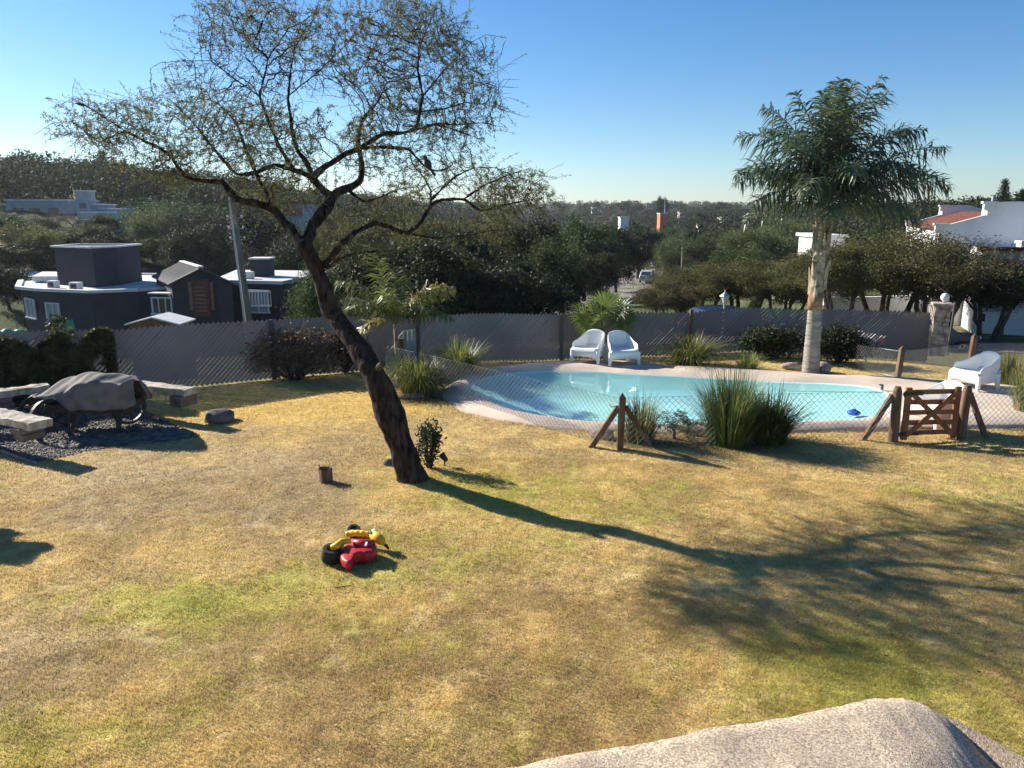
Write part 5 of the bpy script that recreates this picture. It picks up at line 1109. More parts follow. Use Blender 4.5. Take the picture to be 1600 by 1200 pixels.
c = D(395, 420, 49.2); mb = MB(); mb.lathe([(.02, 0), (.28, .06), (.34, .12)], c-hb, 14, Matrix.Rotation(R(65), 3, 'Y')); mb.tube([c-hb, c-hb+Vector((.1, 0, -.7))], .03, 5); mb.build('satellite_dish', M['trim'], dh)
mb = MB()
for z in (.15, .95): mb.beam(D(386, 482, 43.5)-hb+Vector((0, 0, z)), D(424, 482, 43)-hb+Vector((0, 0, z)), .07, .07)
for k in range(9): p = D(386+38*k/8, 482, 43.5-.5*k/8)-hb; mb.beam(p+Vector((0, 0, .15)), p+Vector((0, 0, .95)), .04, .04)
mb.build('porch_railing', M['trim'], dh); window(dh, D(404, 470, 45.3), Vector((1, -.1, 0)), 1.3, 1.3, 2, 'blind')
# small gabled shed and green garden things below the dark house
sp = D(240, 510, 31); sp.z = tz(sp.x, sp.y); sh = empty('garden_shed', sp, 0, 'small rust-red garden shed with white-edged gable beyond the fence', 'shed'); az_ = D(240, 498, 31).z-sp.z; ez = D(202, 508, 31).z-sp.z; hw = 1.0
mb = MB(); vs_ = [Vector((-hw, 0, -.3)), Vector((hw, 0, -.3)), Vector((hw, 0, ez)), Vector((0, 0, az_)), Vector((-hw, 0, ez))]; vs_ += [v+Vector((0, 1.4, 0)) for v in vs_]; mb.add(vs_, [(0, 1, 2, 3, 4), (9, 8, 7, 6, 5), (0, 4, 9, 5), (1, 6, 7, 2)]); mb.build('body', M['terra'], sh)
mb = MB(); 
for s_ in (-1, 1): mb.add([Vector((0, -.12, az_+.03)), Vector((s_*1.12, -.12, ez+.0)), Vector((s_*1.12, 1.5, ez)), Vector((0, 1.5, az_+.03)), Vector((0, -.12, az_+.09)), Vector((s_*1.12, -.12, ez+.06)), Vector((s_*1.12, 1.5, ez+.06)), Vector((0, 1.5, az_+.09))], [(0, 1, 2, 3), (7, 6, 5, 4), (0, 4, 5, 1), (1, 5, 6, 2), (2, 6, 7, 3)])
mb.build('roof', M['trim'], sh); mb = MB(); mb.box((-.0, -.03, ez*.45), (.6, .05, ez*.9)); mb.build('door', M['door'], sh)
gp2 = D(110, 518, 24); z0 = tz(gp2.x, gp2.y); gc = empty('garden_chair', Vector((gp2.x, gp2.y, gp2.z-.45)), R(25), 'bright green plastic chair rising behind the ivy hedge', 'chair')
mb = MB(); V = [(x*.22*(1-.12*j), .04*j+.02*abs(x), j*.16) for j in range(6) for x in (-1, -.35, .35, 1)]; mb.add(V, [(j*4+i, j*4+i+1, (j+1)*4+i+1, (j+1)*4+i) for j in range(5) for i in range(3)]); o = mb.build('backrest', M['green'], gc); o.modifiers.new('t', 'SOLIDIFY').thickness = .03
mb = MB(); mb.box((0, -.22, 0), (.44, .44, .03)); mb.build('seat', M['green'], gc, bevel=.01)
for a in (-1, 1):
    for b_ in (-1, 1): mb = MB(); mb.beam((a*.18, -.22+b_*.18, -.42), (a*.18, -.22+b_*.18, 0), .04, .04, up=(0, 1, 0)); mb.build('leg', M['green'], gc)
for px, row, lb, rx in ((33, 520, 'bright green tarpaulin bundle right of two seen over the ivy hedge', .24), (10, 521, 'bright green tarpaulin bundle at the left edge over the ivy hedge', .2)):
    p = D(px, row, 22); o = MB().blob((0, 0, 0), (rx, .2, .19), int(px), .3, 3).build('tarpaulin', M['green'], smooth=True); o.location = p-Vector((0, 0, .06)); tag(o, lb, 'tarpaulin', 'green tarpaulins behind the hedge')
# ---- white Spanish gabled house at the right
hz = tz(22, 38)-.3; A0 = D(1468, 357, 36); B0 = D(1420, 349, 51); A2 = Vector((A0.x, A0.y, 0)); B2 = Vector((B0.x, B0.y, 0)); rd = (B2-A2).normalized(); cr = Vector((rd.y, -rd.x, 0))
def sol(px, row):
    r = ray(px, row); k = r.x/r.y; return (k*A2.y-A2.x)/(cr.x-k*cr.y)
s1 = sol(1585, 317); pk = A2+cr*s1; zp = D(1585, 317, pk.y).z; zE = A0.z; s54 = sol(1540, 337); p54 = A2+cr*s54; z54 = D(1540, 338, p54.y).z; LH = (B2-A2).length
wh = empty('white_house', Vector((A2.x, A2.y, hz)), 0, 'white villa with curved gable parapets and red clay tile roof', 'house'); o0 = wh.location
HW = 2*s1
def gprof():
    P_ = [(0, zE), (s54, z54), (s54, z54+.42), (s54+.3, z54+.42)]
    for k in range(9): a = math.pi*(.5-k/16.)*.92; u = s1-(s1-s54-.3)*math.sin(a)/math.sin(math.pi*.46); P_.append((u, z54+.42+(zp-z54-.42)*max(0, math.cos(a))**.6))
    P_ = P_+[(HW-u, z) for u, z in reversed(P_[:-1])]; return P_
pf_ = gprof()
def gable(off, th, zbot):
    vs_ = [A2+rd*off+cr*u+Vector((0, 0, z))-o0 for u, z in pf_]+[A2+rd*off+cr*HW+Vector((0, 0, zbot))-o0, A2+rd*off+Vector((0, 0, zbot))-o0]; n = len(vs_); vs_ += [v+rd*th for v in vs_]
    return vs_, [tuple(range(n)), tuple(reversed(range(n, 2*n)))]+[(i, (i+1) % n, n+(i+1) % n, n+i) for i in range(n)]
for off, nm in ((0, 'gable_wall'), (LH-.3, 'gable_wall')):
    mb = MB(); mb.add(*gable(off, .3, hz)); w_ = mb.build(nm, M['hwhite'], wh)
    mb = MB()   # coping
    for i in range(len(pf_)-1):
        a = A2+rd*(off+.15)+cr*pf_[i][0]+Vector((0, 0, pf_[i][1]+.02))-o0; b_ = A2+rd*(off+.15)+cr*pf_[i+1][0]+Vector((0, 0, pf_[i+1][1]+.02))-o0
        if (b_-a).length > .02: mb.beam(a, b_, .42, .09)
    for u, z in ((.05, zE), (s54+.12, z54+.42)): mb.box(A2+rd*(off+.15)+cr*u+Vector((0, 0, z+.02))-o0, (.46, .46, .26), math.atan2(cr.y, cr.x)); mb.box(A2+rd*(off+.15)+cr*u+Vector((0, 0, z+.19))-o0, (.6, .6, .09), math.atan2(cr.y, cr.x))
    mb.build('coping', M['trim'], w_)
mb = MB(); mb.beam(A2+rd*LH*.5+Vector((0, 0, (hz+zE)/2))-o0-rd*LH*.49, A2+rd*LH*.5+Vector((0, 0, (hz+zE)/2))-o0+rd*LH*.49, .25, zE-hz-.25); mb.build('side_wall', M['hwhite'], wh)
# tile roof: rolled tiles in courses
mb = MB(); nc, nrw = 46, 14; a0 = A2+rd*.3-cr*.15; V = []; ridge_z = z54+(s1-s54)*(z54-zE)/s54*.9; L2 = LH-.6
for half in (0, 1):
    V = []; 
    for i in range(nc*4+1):
        t_ = i/(nc*4); hgt = .055*math.cos(2*math.pi*t_*nc)
        for j in range(nrw*2+1):
            k = (j+1)//2; f_ = k/nrw; st_ = .035 if j % 2 else 0; u = f_*(s1+.15)
            uu = u if half == 0 else HW+.3-u
            V.append(a0+rd*L2*t_+cr*uu+Vector((0, 0, zE-.12+(ridge_z-zE)*f_+hgt-st_+.04))-o0)
    J = nrw*2+1; mb.add(V, [(i*J+j, (i+1)*J+j, (i+1)*J+j+1, i*J+j+1) for i in range(nc*4) for j in range(J-1)])
mb.build('tile_roof', M['tile'], wh, smooth='auto')
# lower front block: sunlit side and shaded face
q0 = D(1520, 503, 33.0); q0.z = 0; qz = D(1560, 388, 33).z; q1 = q0+cr*9; q2 = q0+rd*6.5-cr*.2
mb = MB(); pl4 = [q0, q1, q1+rd*6, q2]; mb.prism([(p.x-o0.x, p.y-o0.y) for p in pl4], 0, qz-hz); mb.build('lower_block', M['hwhite'], wh)
mb = MB(); mb.beam(q0-cr*.2-rd*.15+Vector((0, 0, qz))-o0, q1-rd*.15+Vector((0, 0, qz))-o0, .5, .16); mb.build('eave', M['door'], wh)
p = D(1598, 384, 32.5); mb = MB(); mb.box(Vector((p.x, p.y, p.z-.35))-o0, (.34, .34, .95)); mb.box(Vector((p.x, p.y, p.z+.16))-o0, (.44, .44, .1)); mb.build('roof_pillar', M['hwhite'], wh)
p = D(1552, 312, 41); mb = MB(); mb.cyl(Vector((p.x, p.y, p.z-.6))-o0, p-o0+Vector((0, 0, .2)), .09, n=8); mb.build('flue', M['hgrey'], wh)
mb = MB(); p = D(1533, 496, 32.9)-o0; mb.box(p+Vector((0, -.05, 0)), (.22, .1, .32)); mb.build('meter_box', M['hdark'], wh)
# white garden wall under the trees, small pieces of other houses
w0, w1 = D(1290, 497, 36), D(1500, 497, 37.5); o = MB(); hzw = D(1400, 462, 37).z
o.prism([(w0.x, w0.y), (w1.x, w1.y), (w1.x, w1.y+.25), (w0.x, w0.y+.25)], tz(w0.x, w0.y)-.8, hzw); ob = o.build('garden_wall', M['hwhite']); tag(ob, 'white garden wall showing between the tree trunks beside the villa', 'wall')
def house_box(name, px0, px1, rt, rb, Y, dep, m, label, cat='house', rot=0, roof=None, grp=None):
    a, b_ = D(px0, rb, Y), D(px1, rb, Y); h_ = D(px0, rt, Y).z-a.z; w_ = b_.x-a.x; c = (a+b_)/2; c.y += dep/2; g_ = min(tz(c.x, c.y), a.z); r_ = empty(name, Vector((c.x, c.y, g_-.3)), rot, label, cat, grp); dz = a.z-g_+.3
    mb = MB(); mb.box((0, 0, (h_+dz)/2), (w_, dep, h_+dz)); mb.build('wall', M[m], r_); mb = MB(); mb.box((0, 0, h_+dz+.10), (w_+.35, dep+.35, .2)); mb.build('roof', M[roof or 'trim'], r_); return r_, w_, h_+dz, dz
r_, w_, h_, dz = house_box('white_house', 1292, 1316, 372, 420, 47, 5, 'hwhite', 'plain white wall block showing just right of the tall palm stem', roof='hwhite')
mb = MB(); mb.box((-.1, -2.52, h_-1.0), (.5, .08, .6)); f = mb.build('window', M['glass'], r_)
r_, w_, h_, dz = house_box('tile_house', 1237, 1266, 422, 440, 50, 4, 'hwhite', 'small low house with tan tiled eave left of the tall palm stem', roof='tile')
# left hill: pale grey stepped house with chimney, and a long low one
def at3(px, row, Y): return D(px, row, Y)
Yh = 86; gb = D(150, 352, Yh); gb.z = min(gb.z, tz(gb.x, gb.y)); gh = empty('grey_house', gb, 0, 'pale grey stepped house with tall chimney stack on the left hillside', 'house')
for x0, x1, rt, dep, yo, nm in ((116, 136, 299, 1.6, 0, 'chimney'), (135, 151, 320, 4, .6, 'wall'), (122, 168, 326.5, 6, 1.0, 'wall'), (127, 182, 332.5, 8, -.4, 'wall'), (118, 180, 345, 4, -4.0, 'terrace_wall')):
    a, b_ = D(x0, rt, Yh+yo), D(x1, rt, Yh+yo); mb = MB(); c = Vector(((a.x+b_.x)/2, Yh+yo+dep/2, 0)); hh = a.z-gb.z+1.5
    mb.box(Vector((c.x-gb.x, c.y-gb.y, a.z-gb.z-hh/2)), (b_.x-a.x, dep, hh), 0); w_ = mb.build(nm, M['hgrey'], gh); mb = MB(); mb.box(Vector((c.x-gb.x, c.y-gb.y, a.z-gb.z+.06)), (b_.x-a.x+.2, dep+.2, .12)); mb.build('coping', M['trim'], w_)
mb = MB(); p = D(129, 321, Yh-.06)-gb; mb.box(p, (.62, .14, .55)); mb.build('window', M['glass'], gh)
r_, w_, h_, dz = house_box('long_house', 14, 108, 314, 350, 92, 7, 'hgrey', 'long low grey house with bright sheet roof behind bare trees on the left', rot=.02, roof='roofw')
for u in (-.32, -.05, .25): mb = MB(); mb.box((w_*u, -3.52, h_*.55), (1.2, .08, 1.1)); f = mb.build('window', M['glass'], r_)
r_, w_, h_, dz = house_box('brick_house', 446, 474, 318, 352, 80, 6, 'hgrey', 'brick-topped house half hidden behind the leaning tree fork', roof='tile'); mb = MB(); mb.box((0, -3.05, h_-.7), (w_*.98, .12, 1.1)); mb.build('brick_band', M['brick'], r_)
for u in (-.2, .22): mb = MB(); mb.box((w_*u, -3.05, h_*.35), (.55, .1, 1.2)); mb.build('window', M['glass'], r_)
r_, w_, h_, dz = house_box('orange_house', 1031, 1041, 334, 352, 240, 5, 'orange', 'small bright orange house far up the road below the mast'); mb = MB(); mb.box((w_*.2, -2.52, h_*.5), (.6, .1, .8)); mb.build('window', M['glass'], r_)
r_, w_, h_, dz = house_box('white_house', 969, 982, 340, 360, 190, 4, 'hwhite', 'little white block house among trees left of the orange house'); mb = MB(); mb.box((w_*.1, -2.02, h_*.6), (.5, .1, .8)); mb.build('window', M['glass'], r_)
for k, (px0, px1, rt, Y, m, rf_) in enumerate([(1128, 1146, 340, 260, 'hwhite', 'roofw'), (1095, 1108, 351, 230, 'hwhite', 'tile'), (1062, 1072, 331, 420, 'hwhite', 'tile'), (1010, 1024, 319, 700, 'hgrey', 'tile'), (925, 936, 324, 500, 'hwhite', 'roofw'), (1168, 1180, 347, 330, 'brick', 'tile'), (128, 142, 262, 150, 'hgrey', 'roofw'), (366, 372, 292, 150, 'hgrey', 'trim'), (1040, 1052, 320, 640, 'hwhite', 'tile'), (980, 990, 320, 800, 'hgrey', 'roofw')]):
    lb = ['far white house with pale roof right of the orange house', 'far small tiled house just right of the orange house', 'far pale house on the slope above the orange house', 'far grey house with tiled roof on the skyline left of the mast', 'far white house on the ridge above the road trees', 'far brick house below the ridge beside the tall palm', 'grey house with sloping pale roof at the top of the left hill', 'grey chimney-like house block behind the left limb of the thorn tree', 'far white house directly behind the thin mast', 'far grey house high on the ridge left of the mast'][k]
    r_, w_, h_, dz = house_box('distant_house', px0, px1, rt, rt+10, Y, 6, m, lb, roof=rf_, grp='distant hillside houses'); mb = MB(); mb.box((0, -3.03, h_*.6), (w_*.3, .1, h_*.2)); mb.build('window', M['glass'], r_)
# ================================================================ POLES AND LANTERN
p0 = D(396, 512, 31); p0.z = tz(p0.x, p0.y); p1 = D(364, 318, 31); up0 = empty('utility_pole', p0, 0, 'leaning grey utility pole with pale conduit in front of the dark house', 'pole')
mb = MB(); mb.tube([(0, 0, -.3), p1-p0], [.15, .10], 10); mb.build('pole', M['woodpole'], up0, smooth='auto')
dv = (p1-p0); mb = MB(); mb.tube([dv*.02+Vector((-.22, -.1, 0)), dv*.5+Vector((-.13, -.14, 0)), dv*.98+Vector((-.10, -.1, 0)), dv+Vector((-.12, -.05, .4))], .035, 6); mb.build('conduit', M['conduit'], up0)
mb = MB()
for k in range(3):
    z = dv*(.80+.06*k); mb.tube([z+Vector((-.3, 0, 0)), z+Vector((.3, 0, 0))], .025, 5); 
    for s_ in (-1, 1): mb.lathe([(.03, 0), (.05, .04), (.03, .1)], z+Vector((s_*.28, 0, .01)), 7)
mb.build('insulator_arm', M['lamp'], up0)
p0 = D(1067, 420, 100); z0 = tz(p0.x, p0.y); o = MB().tube([Vector((p0.x, 100, z0-.3)), D(1067, 386, 100)], [.22, .16], 8).build('utility_pole', M['woodpole']); tag(o, 'short dark pole beside the road in front of green trees', 'pole')
p0 = D(1039, 334, 242); o = MB().tube([p0-Vector((0, 0, 2)), D(1039, 305, 242)], [.16, .06], 6).build('radio_mast', M['conduit']); tag(o, 'thin pale mast rising above the orange house', 'mast')
p0 = D(1131, 490, 30); p0.z = tz(p0.x, p0.y); ln = empty('street_lantern', p0, 0, 'old-fashioned white street lantern behind the slat fence', 'street lamp'); t_ = D(1131, 474, 30).z-p0.z; tp2 = D(1131, 453, 30).z-p0.z; hh = tp2-t_
mb = MB(); mb.tube([(0, 0, -.2), (0, 0, t_)], [.05, .035], 8); mb.build('post', M['lamp'], ln); mb = MB(); mb.lathe([(.08, t_), (.17, t_+hh*.52)], n=6); mb.build('lamp_glass', M['lglass'], ln)
mb = MB(); mb.lathe([(.21, t_+hh*.53), (.19, t_+hh*.6), (.06, t_+hh*.8), (.03, t_+hh*.84), (.015, t_+hh)], n=6)
for k in range(6): a = k*math.pi/3; mb.tube([(.08*math.cos(a), .08*math.sin(a), t_), (.175*math.cos(a), .175*math.sin(a), t_+hh*.53)], .012, 4)
mb.build('lamp_cap', M['lamp'], ln)
# ================================================================ CARS
def make_car(paint, label):
    r_ = empty('parked_car', (0, 0, 0), 0, label, 'car'); side = [(-2.1, .35), (-2.12, .75), (-2.0, .98), (-1.85, 1.02), (-1.45, 1.48), (-.6, 1.58), (.35, 1.52), (1.0, 1.05), (1.9, .92), (2.15, .7), (2.15, .35)]
    lo = [(1.75, .30), (1.7, .5), (1.5, .66), (1.25, .7), (1.0, .66), (.82, .5), (.78, .3), (-.95, .3), (-1.0, .5), (-1.18, .66), (-1.42, .7), (-1.66, .66), (-1.84, .5), (-1.9, .3)]
    pr_ = side+lo; n = len(pr_); V = []
    for y, s_ in ((-.86, .97), (-.80, 1.0), (.80, 1.0), (.86, .97)): V += [(x*s_, (y*(1-.16*max(0, (z-.95)/.6))), z*(.995 if abs(y) > .84 else 1)) for x, z in pr_]
    mb = MB(); mb.add(V, [(i*n+k, i*n+(k+1) % n, (i+1)*n+(k+1) % n, (i+1)*n+k) for i in range(3) for k in range(n)]+[tuple(reversed(range(n))), tuple(3*n+k for k in range(n))]); mb.build('body', M[paint], r_)
    for y in (-1, 1):
        for poly_ in ([(-1.62, 1.05), (-1.32, 1.42), (-.65, 1.5), (-.65, 1.03)], [(-.58, 1.03), (-.58, 1.5), (.28, 1.45), (.80, 1.03)]):
            mb = MB(); mb.add([(x, y*(.875-.155*max(0, (z-.95)/.6)), z) for x, z in poly_], [(0, 1, 2, 3)]); mb.build('window', M['glass'], r_)
        for x in (-1.42, 1.26):
            M3 = Matrix.Rotation(R(90), 3, 'X'); mb = MB(); mb.lathe([(.20, -.10), (.33, -.11), (.345, -.07), (.345, .07), (.33, .11), (.20, .10)], (x, y*.78, .345), 22, M3); w_ = mb.build('wheel', M['tyre'], r_, smooth='auto'); mb = MB()
            for k in range(5):
                a = k*2*math.pi/5; 
                for da in (-.16, .16): mb.beam((x+.04*math.cos(a), y*.885, .345+.04*math.sin(a)), (x+.225*math.cos(a+da), y*.885, .345+.225*math.sin(a+da)), .035, .03, up=(0, 1, 0))
            mb.tube([(x+.225*math.cos(a/20*2*math.pi), y*.885, .345+.225*math.sin(a/20*2*math.pi)) for a in range(21)], .014, 5, False); mb.build('rim', M['rim'], w_)
    mb = MB(); mb.add([(-2.0, -.62, 1.0), (-2.0, .62, 1.0), (-1.52, .55, 1.42), (-1.52, -.55, 1.42)], [(0, 1, 2, 3)]); 
    o = mb.build('rear_window', M['glass'], r_); o.location = (-.06, 0, .03)
    for y in (-1, 1): mb = MB(); mb.box((-2.09, y*.66, .82), (.08, .28, .16)); mb.build('tail_light', M['red'], r_); mb = MB(); mb.box((2.10, y*.6, .74), (.12, .34, .14)); mb.build('headlight', M['lglass'], r_)
    return r_
c1 = make_car('carblue', 'dark blue car parked in shade right of the stone pillar')
p = D(1494, 543, 28.0); wp = onT(1494, 553); c1.rotation_euler.z = R(14); d = Vector((math.cos(R(14)), math.sin(R(14)), 0)); sc_ = 1.0
c1.location = Vector((p.x, 28.0, 0))-d*1.26+Vector((0, .8, 0)); c1.location.z = p.z-.345-.10
cc = make_car('carwhite', 'silver car far down the road past the fan palm'); p = onT(1011, 441); cc.location = p+Vector((0, 0, .05)); cc.rotation_euler.z = R(75)
c3 = make_car('carblue', 'dark blue car behind the slat fence beside the lantern'); p = D(1141, 484, 34); c3.location = Vector((p.x, 34, D(1141, 479, 34).z-1.55)); c3.rotation_euler.z = R(10)
# ================================================================ TREES
def clump_leaves(cen, per, sig, size, seed, asp=.5, flat=.8, hang=0):
    q = np.random.default_rng(seed); C = np.repeat(cen, per, 0); o_ = q.normal(size=C.shape)*sig; o_[:, 2] *= flat
    if hang: o_[:, 2] -= np.abs(q.normal(size=len(C)))*hang
    return leafquads(C+o_, size, seed+1, asp)
def proto(kind, seed):
    """unit-ish trees about 6 m tall and 6 m wide; returns (wood mesh builder, leaf vertex array)"""
    q = np.random.default_rng(seed); w_ = MB(); r2 = random.Random(seed); cen = []
    def limb(p0, p1, r0, r1, sag=.1, n=5):
        pts = []; 
        for k in range(n+1):
            t_ = k/n; p = p0*(1-t_)+p1*t_+np.array([0, 0, 1.])*math.sin(t_*math.pi)*sag+q.normal(size=3)*.05*(0 < k < n); pts.append(p)
        w_.tube(pts, [r0*(1-k/n)+r1*k/n for k in range(n+1)], 5, False); return pts
    if kind in ('round', 'weep', 'light'):
        nL = 9; top = np.array([q.normal()*.2, q.normal()*.2, 1.7]); w_.tube([(0, 0, -.8), (0, 0, .3), tuple(top)], [.26, .2, .15], 8, False); n = 95
        u = q.normal(size=(n, 3)); u /= np.linalg.norm(u, axis=1)[:, None]; rr_ = (.45+.55*q.random(n)**.45); lump = .72+.55*q.random(n)
        lobes = q.normal(size=(7, 3)); lobes /= np.linalg.norm(lobes, axis=1)[:, None]; al = np.max(u @ lobes.T, 1); rr_ = rr_*(.62+.46*sstep(.35, .95, al))
        cen = u*rr_[:, None]*np.array([2.75, 2.75, 2.25])*np.minimum(lump, 1.08)[:, None]+np.array([0, 0, 3.45]); cen = cen[cen[:, 2] > .75]
        for k in range(0, len(cen), 5): limb(top, cen[k], .10, .02, .3)
        if kind == 'weep': V = clump_leaves(cen, 210, .30, .085, seed, .30, 1.0, .75)
        elif kind == 'light': V = clump_leaves(cen, 190, .36, .09, seed, .42, .85)
        else: V = clump_leaves(cen, 230, .36, .095, seed, .5, .85)
    elif kind == 'umbrella':
        nT = 4
        for k in range(nT):
            a = k*2*math.pi/nT+q.normal()*.3; b_ = np.array([.15*math.cos(a), .15*math.sin(a), -.6]); e_ = np.array([1.1*math.cos(a), 1.1*math.sin(a), 2.1+q.random()*.5]); pts = limb(b_, e_, .17, .10, -.25, 6)
            for j in range(5):
                a2 = a+q.normal()*.6; e2 = np.array([2.4*math.cos(a2)*(.5+.6*q.random()), 2.4*math.sin(a2)*(.5+.6*q.random()), 3.0+1.6*q.random()]); p3 = limb(e_, e2, .075, .022, .15, 5)
                for jj in range(4): a3 = q.normal(size=3); a3[2] = abs(a3[2])*.6; limb(p3[-1-(jj % 2)], p3[-1]+a3*.55, .02, .006, .05, 3)
        n = 100; u = q.normal(size=(n, 3)); u /= np.linalg.norm(u, axis=1)[:, None]; cen = u*(.35+.65*q.random((n, 1))**.5)*np.array([3.0, 3.0, 1.45])*(.78+.4*q.random((n, 1)))+np.array([0, 0, 3.9]); cen = cen[(cen[:, 2] > 2.3)]
        V = clump_leaves(cen, 420, .36, .056, seed, .42, .7)
        C2 = np.repeat(cen, 5, 0)+q.normal(size=(len(cen)*5, 3))*.3   # fine twigs
        for c in C2: d = q.normal(size=3)*.3; w_.tube([c-d, c+d*.2+q.normal(size=3)*.05, c+d], [.012, .009, .004], 3, False)
    elif kind == 'bare':
        w_.tube([(0, 0, -.6), (.05, 0, .8), (0, .05, 1.6)], [.2, .16, .13], 7, False)
        def rec(p, d, l_, r_, lev):
            e_ = p+d*l_; m_ = (p+e_)/2+q.normal(size=3)*l_*.06; w_.tube([p, m_, e_], [r_, r_*.85, r_*.65], 4 if lev < 3 else 3, False)
            if lev == 5: return
            for _ in range(3 if lev < 4 else 2):
                d2 = d+q.normal(size=3)*.55+np.array([0, 0, .08]); d2 /= np.linalg.norm(d2); rec(e_ if q.random() < .7 else m_, d2, l_*q.uniform(.62, .86), r_*.62, lev+1)
        for k in range(5): a = k*1.256+q.normal()*.2; d = np.array([math.cos(a)*.6, math.sin(a)*.6, .8]); rec(np.array([0, 0, 1.0+.15*k]), d/np.linalg.norm(d), 1.25, .075, 0)
        c = np.array([0, 0, 3.6])+q.normal(size=(1500, 3))*np.array([1.3, 1.3, 1.0]); V = leafquads(c, .06, seed, .4)
    elif kind == 'conifer':
        w_.tube([(0, 0, -.6), (0, 0, 3), (0, 0, 6)], [.2, .13, .03], 7, False); C = []
        for k in range(26):
            z = .7+5.2*(k/25)**.9; L_ = 1.75*(1-(z-.7)/5.5)**.8*q.uniform(.75, 1.15)+.12; nb = 7
            for j in range(nb):
                a = j*2*math.pi/nb+k*1.1+q.normal()*.15; d = np.array([math.cos(a), math.sin(a), -.05+.25*(z/6)]); w_.tube([(0, 0, z), tuple(np.array([0, 0, z])+d*L_)], [.03, .006], 3, False)
                m_ = int(26*L_)+8; t_ = q.random((m_, 1)); C.append(np.array([0, 0, z])+d*L_*t_+q.normal(size=(m_, 3))*np.array([.10, .10, .06]))
        C = np.concatenate(C); C = np.repeat(C, 3, 0)+q.normal(size=(len(C)*3, 3))*.04; V = leafquads(C, .07, seed, .3)
    elif kind == 'feather':     # casuarina-like, drooping tiers
        top = np.array([0, 0, 5.0]); w_.tube([(0, 0, -.6), (.1, 0, 2.5), (0, .1, 5.2)], [.22, .14, .03], 7, False); n = 90; t_ = q.random(n)**.8; a = q.uniform(0, 6.28, n); r_ = (2.9*(1-t_)**.75+.2)*q.uniform(.45, 1.0, n)
        cen = np.stack([r_*np.cos(a), r_*np.sin(a), .45+5.2*t_], 1)
        for k in range(0, n, 4): limb(np.array([0, 0, cen[k][2]*.8+.3]), cen[k], .05, .01, .2)
        V = clump_leaves(cen, 230, .30, .10, seed, .20, 1.1, .30)
    return w_, V
PROTO = {}
def get_proto(kind, var, lm, bm_='bark2'):
    key = (kind, var, lm)
    if key not in PROTO:
        w_, V = proto(kind, hash_seed(kind)+var*7); t = MB(); z1 = V[:, 2].max(); wx = np.percentile(np.hypot(V[:, 0], V[:, 1]), 97)
        me = bpy.data.meshes.new('trunk'); me.from_pydata([tuple(p) for p in w_.v], [], w_.f); me.update(); me.materials.append(M[bm_])
        o = np_mesh('crown', V, np.arange(len(V)).reshape(-1, 4), M[lm]); ml = o.data; bpy.data.objects.remove(o)
        PROTO[key] = (me, ml, z1, wx)
    return PROTO[key]
def hash_seed(s): return sum(ord(c)*(i+3) for i, c in enumerate(s))
def tree_at(kind, lm, px, row_top, Y, wpx, label, var=0, rz=None, grp=None, name=None, cat='tree', base=None, lean=0):
    tw, tl, z1, wx = get_proto(kind, var, lm); p = D(px, row_top, Y); g_ = tz(p.x, Y) if base is None else base; h_ = max(p.z-g_, .8); nm = name or {'conifer': 'conifer_tree', 'bare': 'bare_tree', 'umbrella': 'thorn_tree', 'weep': 'weeping_tree', 'feather': 'feathery_tree'}.get(kind, 'leafy_tree')
    r_ = empty(nm, (p.x, Y, g_), rnd.uniform(0, 6.28) if rz is None else rz, label, cat, grp); sx = wpx*Y/F/2/wx; r_.scale = (sx, sx, h_/z1)
    link_mesh('trunk', tw, None, r_); link_mesh('crown', tl, None, r_); return r_
T = tree_at
# --- left hill and slope behind the dark house
T('round', 'l_mid', 20, 244, 150, 85, 'tall rounded tree on the skyline at the far left edge', 0)
T('round', 'l_mid', 88, 252, 148, 100, 'broad flat-topped tree on the left skyline', 1)
T('light', 'l_mid', 112, 268, 135, 90, 'paler rounded tree just below the broad skyline tree', 0)
T('round', 'l_mid', 45, 268, 140, 80, 'dark rounded tree below the left skyline', 0)
T('conifer', 'l_con', 158, 235, 140, 40, 'spiky conifer on the left skyline', 0)
T('round', 'l_dark', 185, 258, 142, 70, 'dark tree immediately right of the spiky skyline conifer', 1)
T('bare', 'l_dry', 28, 276, 112, 90, 'bare mauve-brown tree above the long grey house', 0)
T('bare', 'l_dry', 88, 318, 82, 62, 'leafless tree in front of the long grey house', 1)
T('light', 'l_light', 185, 276, 118, 70, 'yellowish-green tree behind the grey chimney house', 1)
T('light', 'l_olive', 225, 268, 122, 90, 'olive tree on the slope left of the weeping trees', 0)
T('round', 'l_mid', 215, 255, 150, 80, 'grey-green tree on the hilltop behind the thorn tree twigs', 0)
T('round', 'l_mid', 275, 272, 140, 80, 'round hilltop tree under the left limb of the thorn tree', 1)
T('round', 'l_dark', 330, 280, 135, 80, 'dark hilltop tree left of the utility pole head', 0)
T('weep', 'l_mid', 262, 290, 78, 150, 'large soft drooping tree behind the tower of the dark house', 0)
T('weep', 'l_light', 230, 312, 72, 90, 'lighter drooping tree left of the large soft one', 1)
T('weep', 'l_dark', 325, 305, 74, 110, 'dark drooping tree behind the gable of the dark house', 1)
T('round', 'l_dark', 400, 312, 70, 110, 'dark tree between the utility pole and the leaning trunk', 1)
T('bare', 'l_dry', 298, 386, 60, 78, 'bare rounded shrub-like tree above the sheet gable roof', 0)
T('bare', 'l_dry', 225, 402, 64, 70, 'low dry brown scrub tree behind the flat roof', 1)
T('bare', 'l_dry', 380, 348, 62, 80, 'leafless tree right beside the utility pole', 2)
T('light', 'l_olive', 40, 340, 66, 80, 'pale olive bush-like tree left of the tower block', 1)
T('round', 'l_dark', 20, 372, 60, 110, 'dark bushy tree behind the left windows of the dark house', 0)
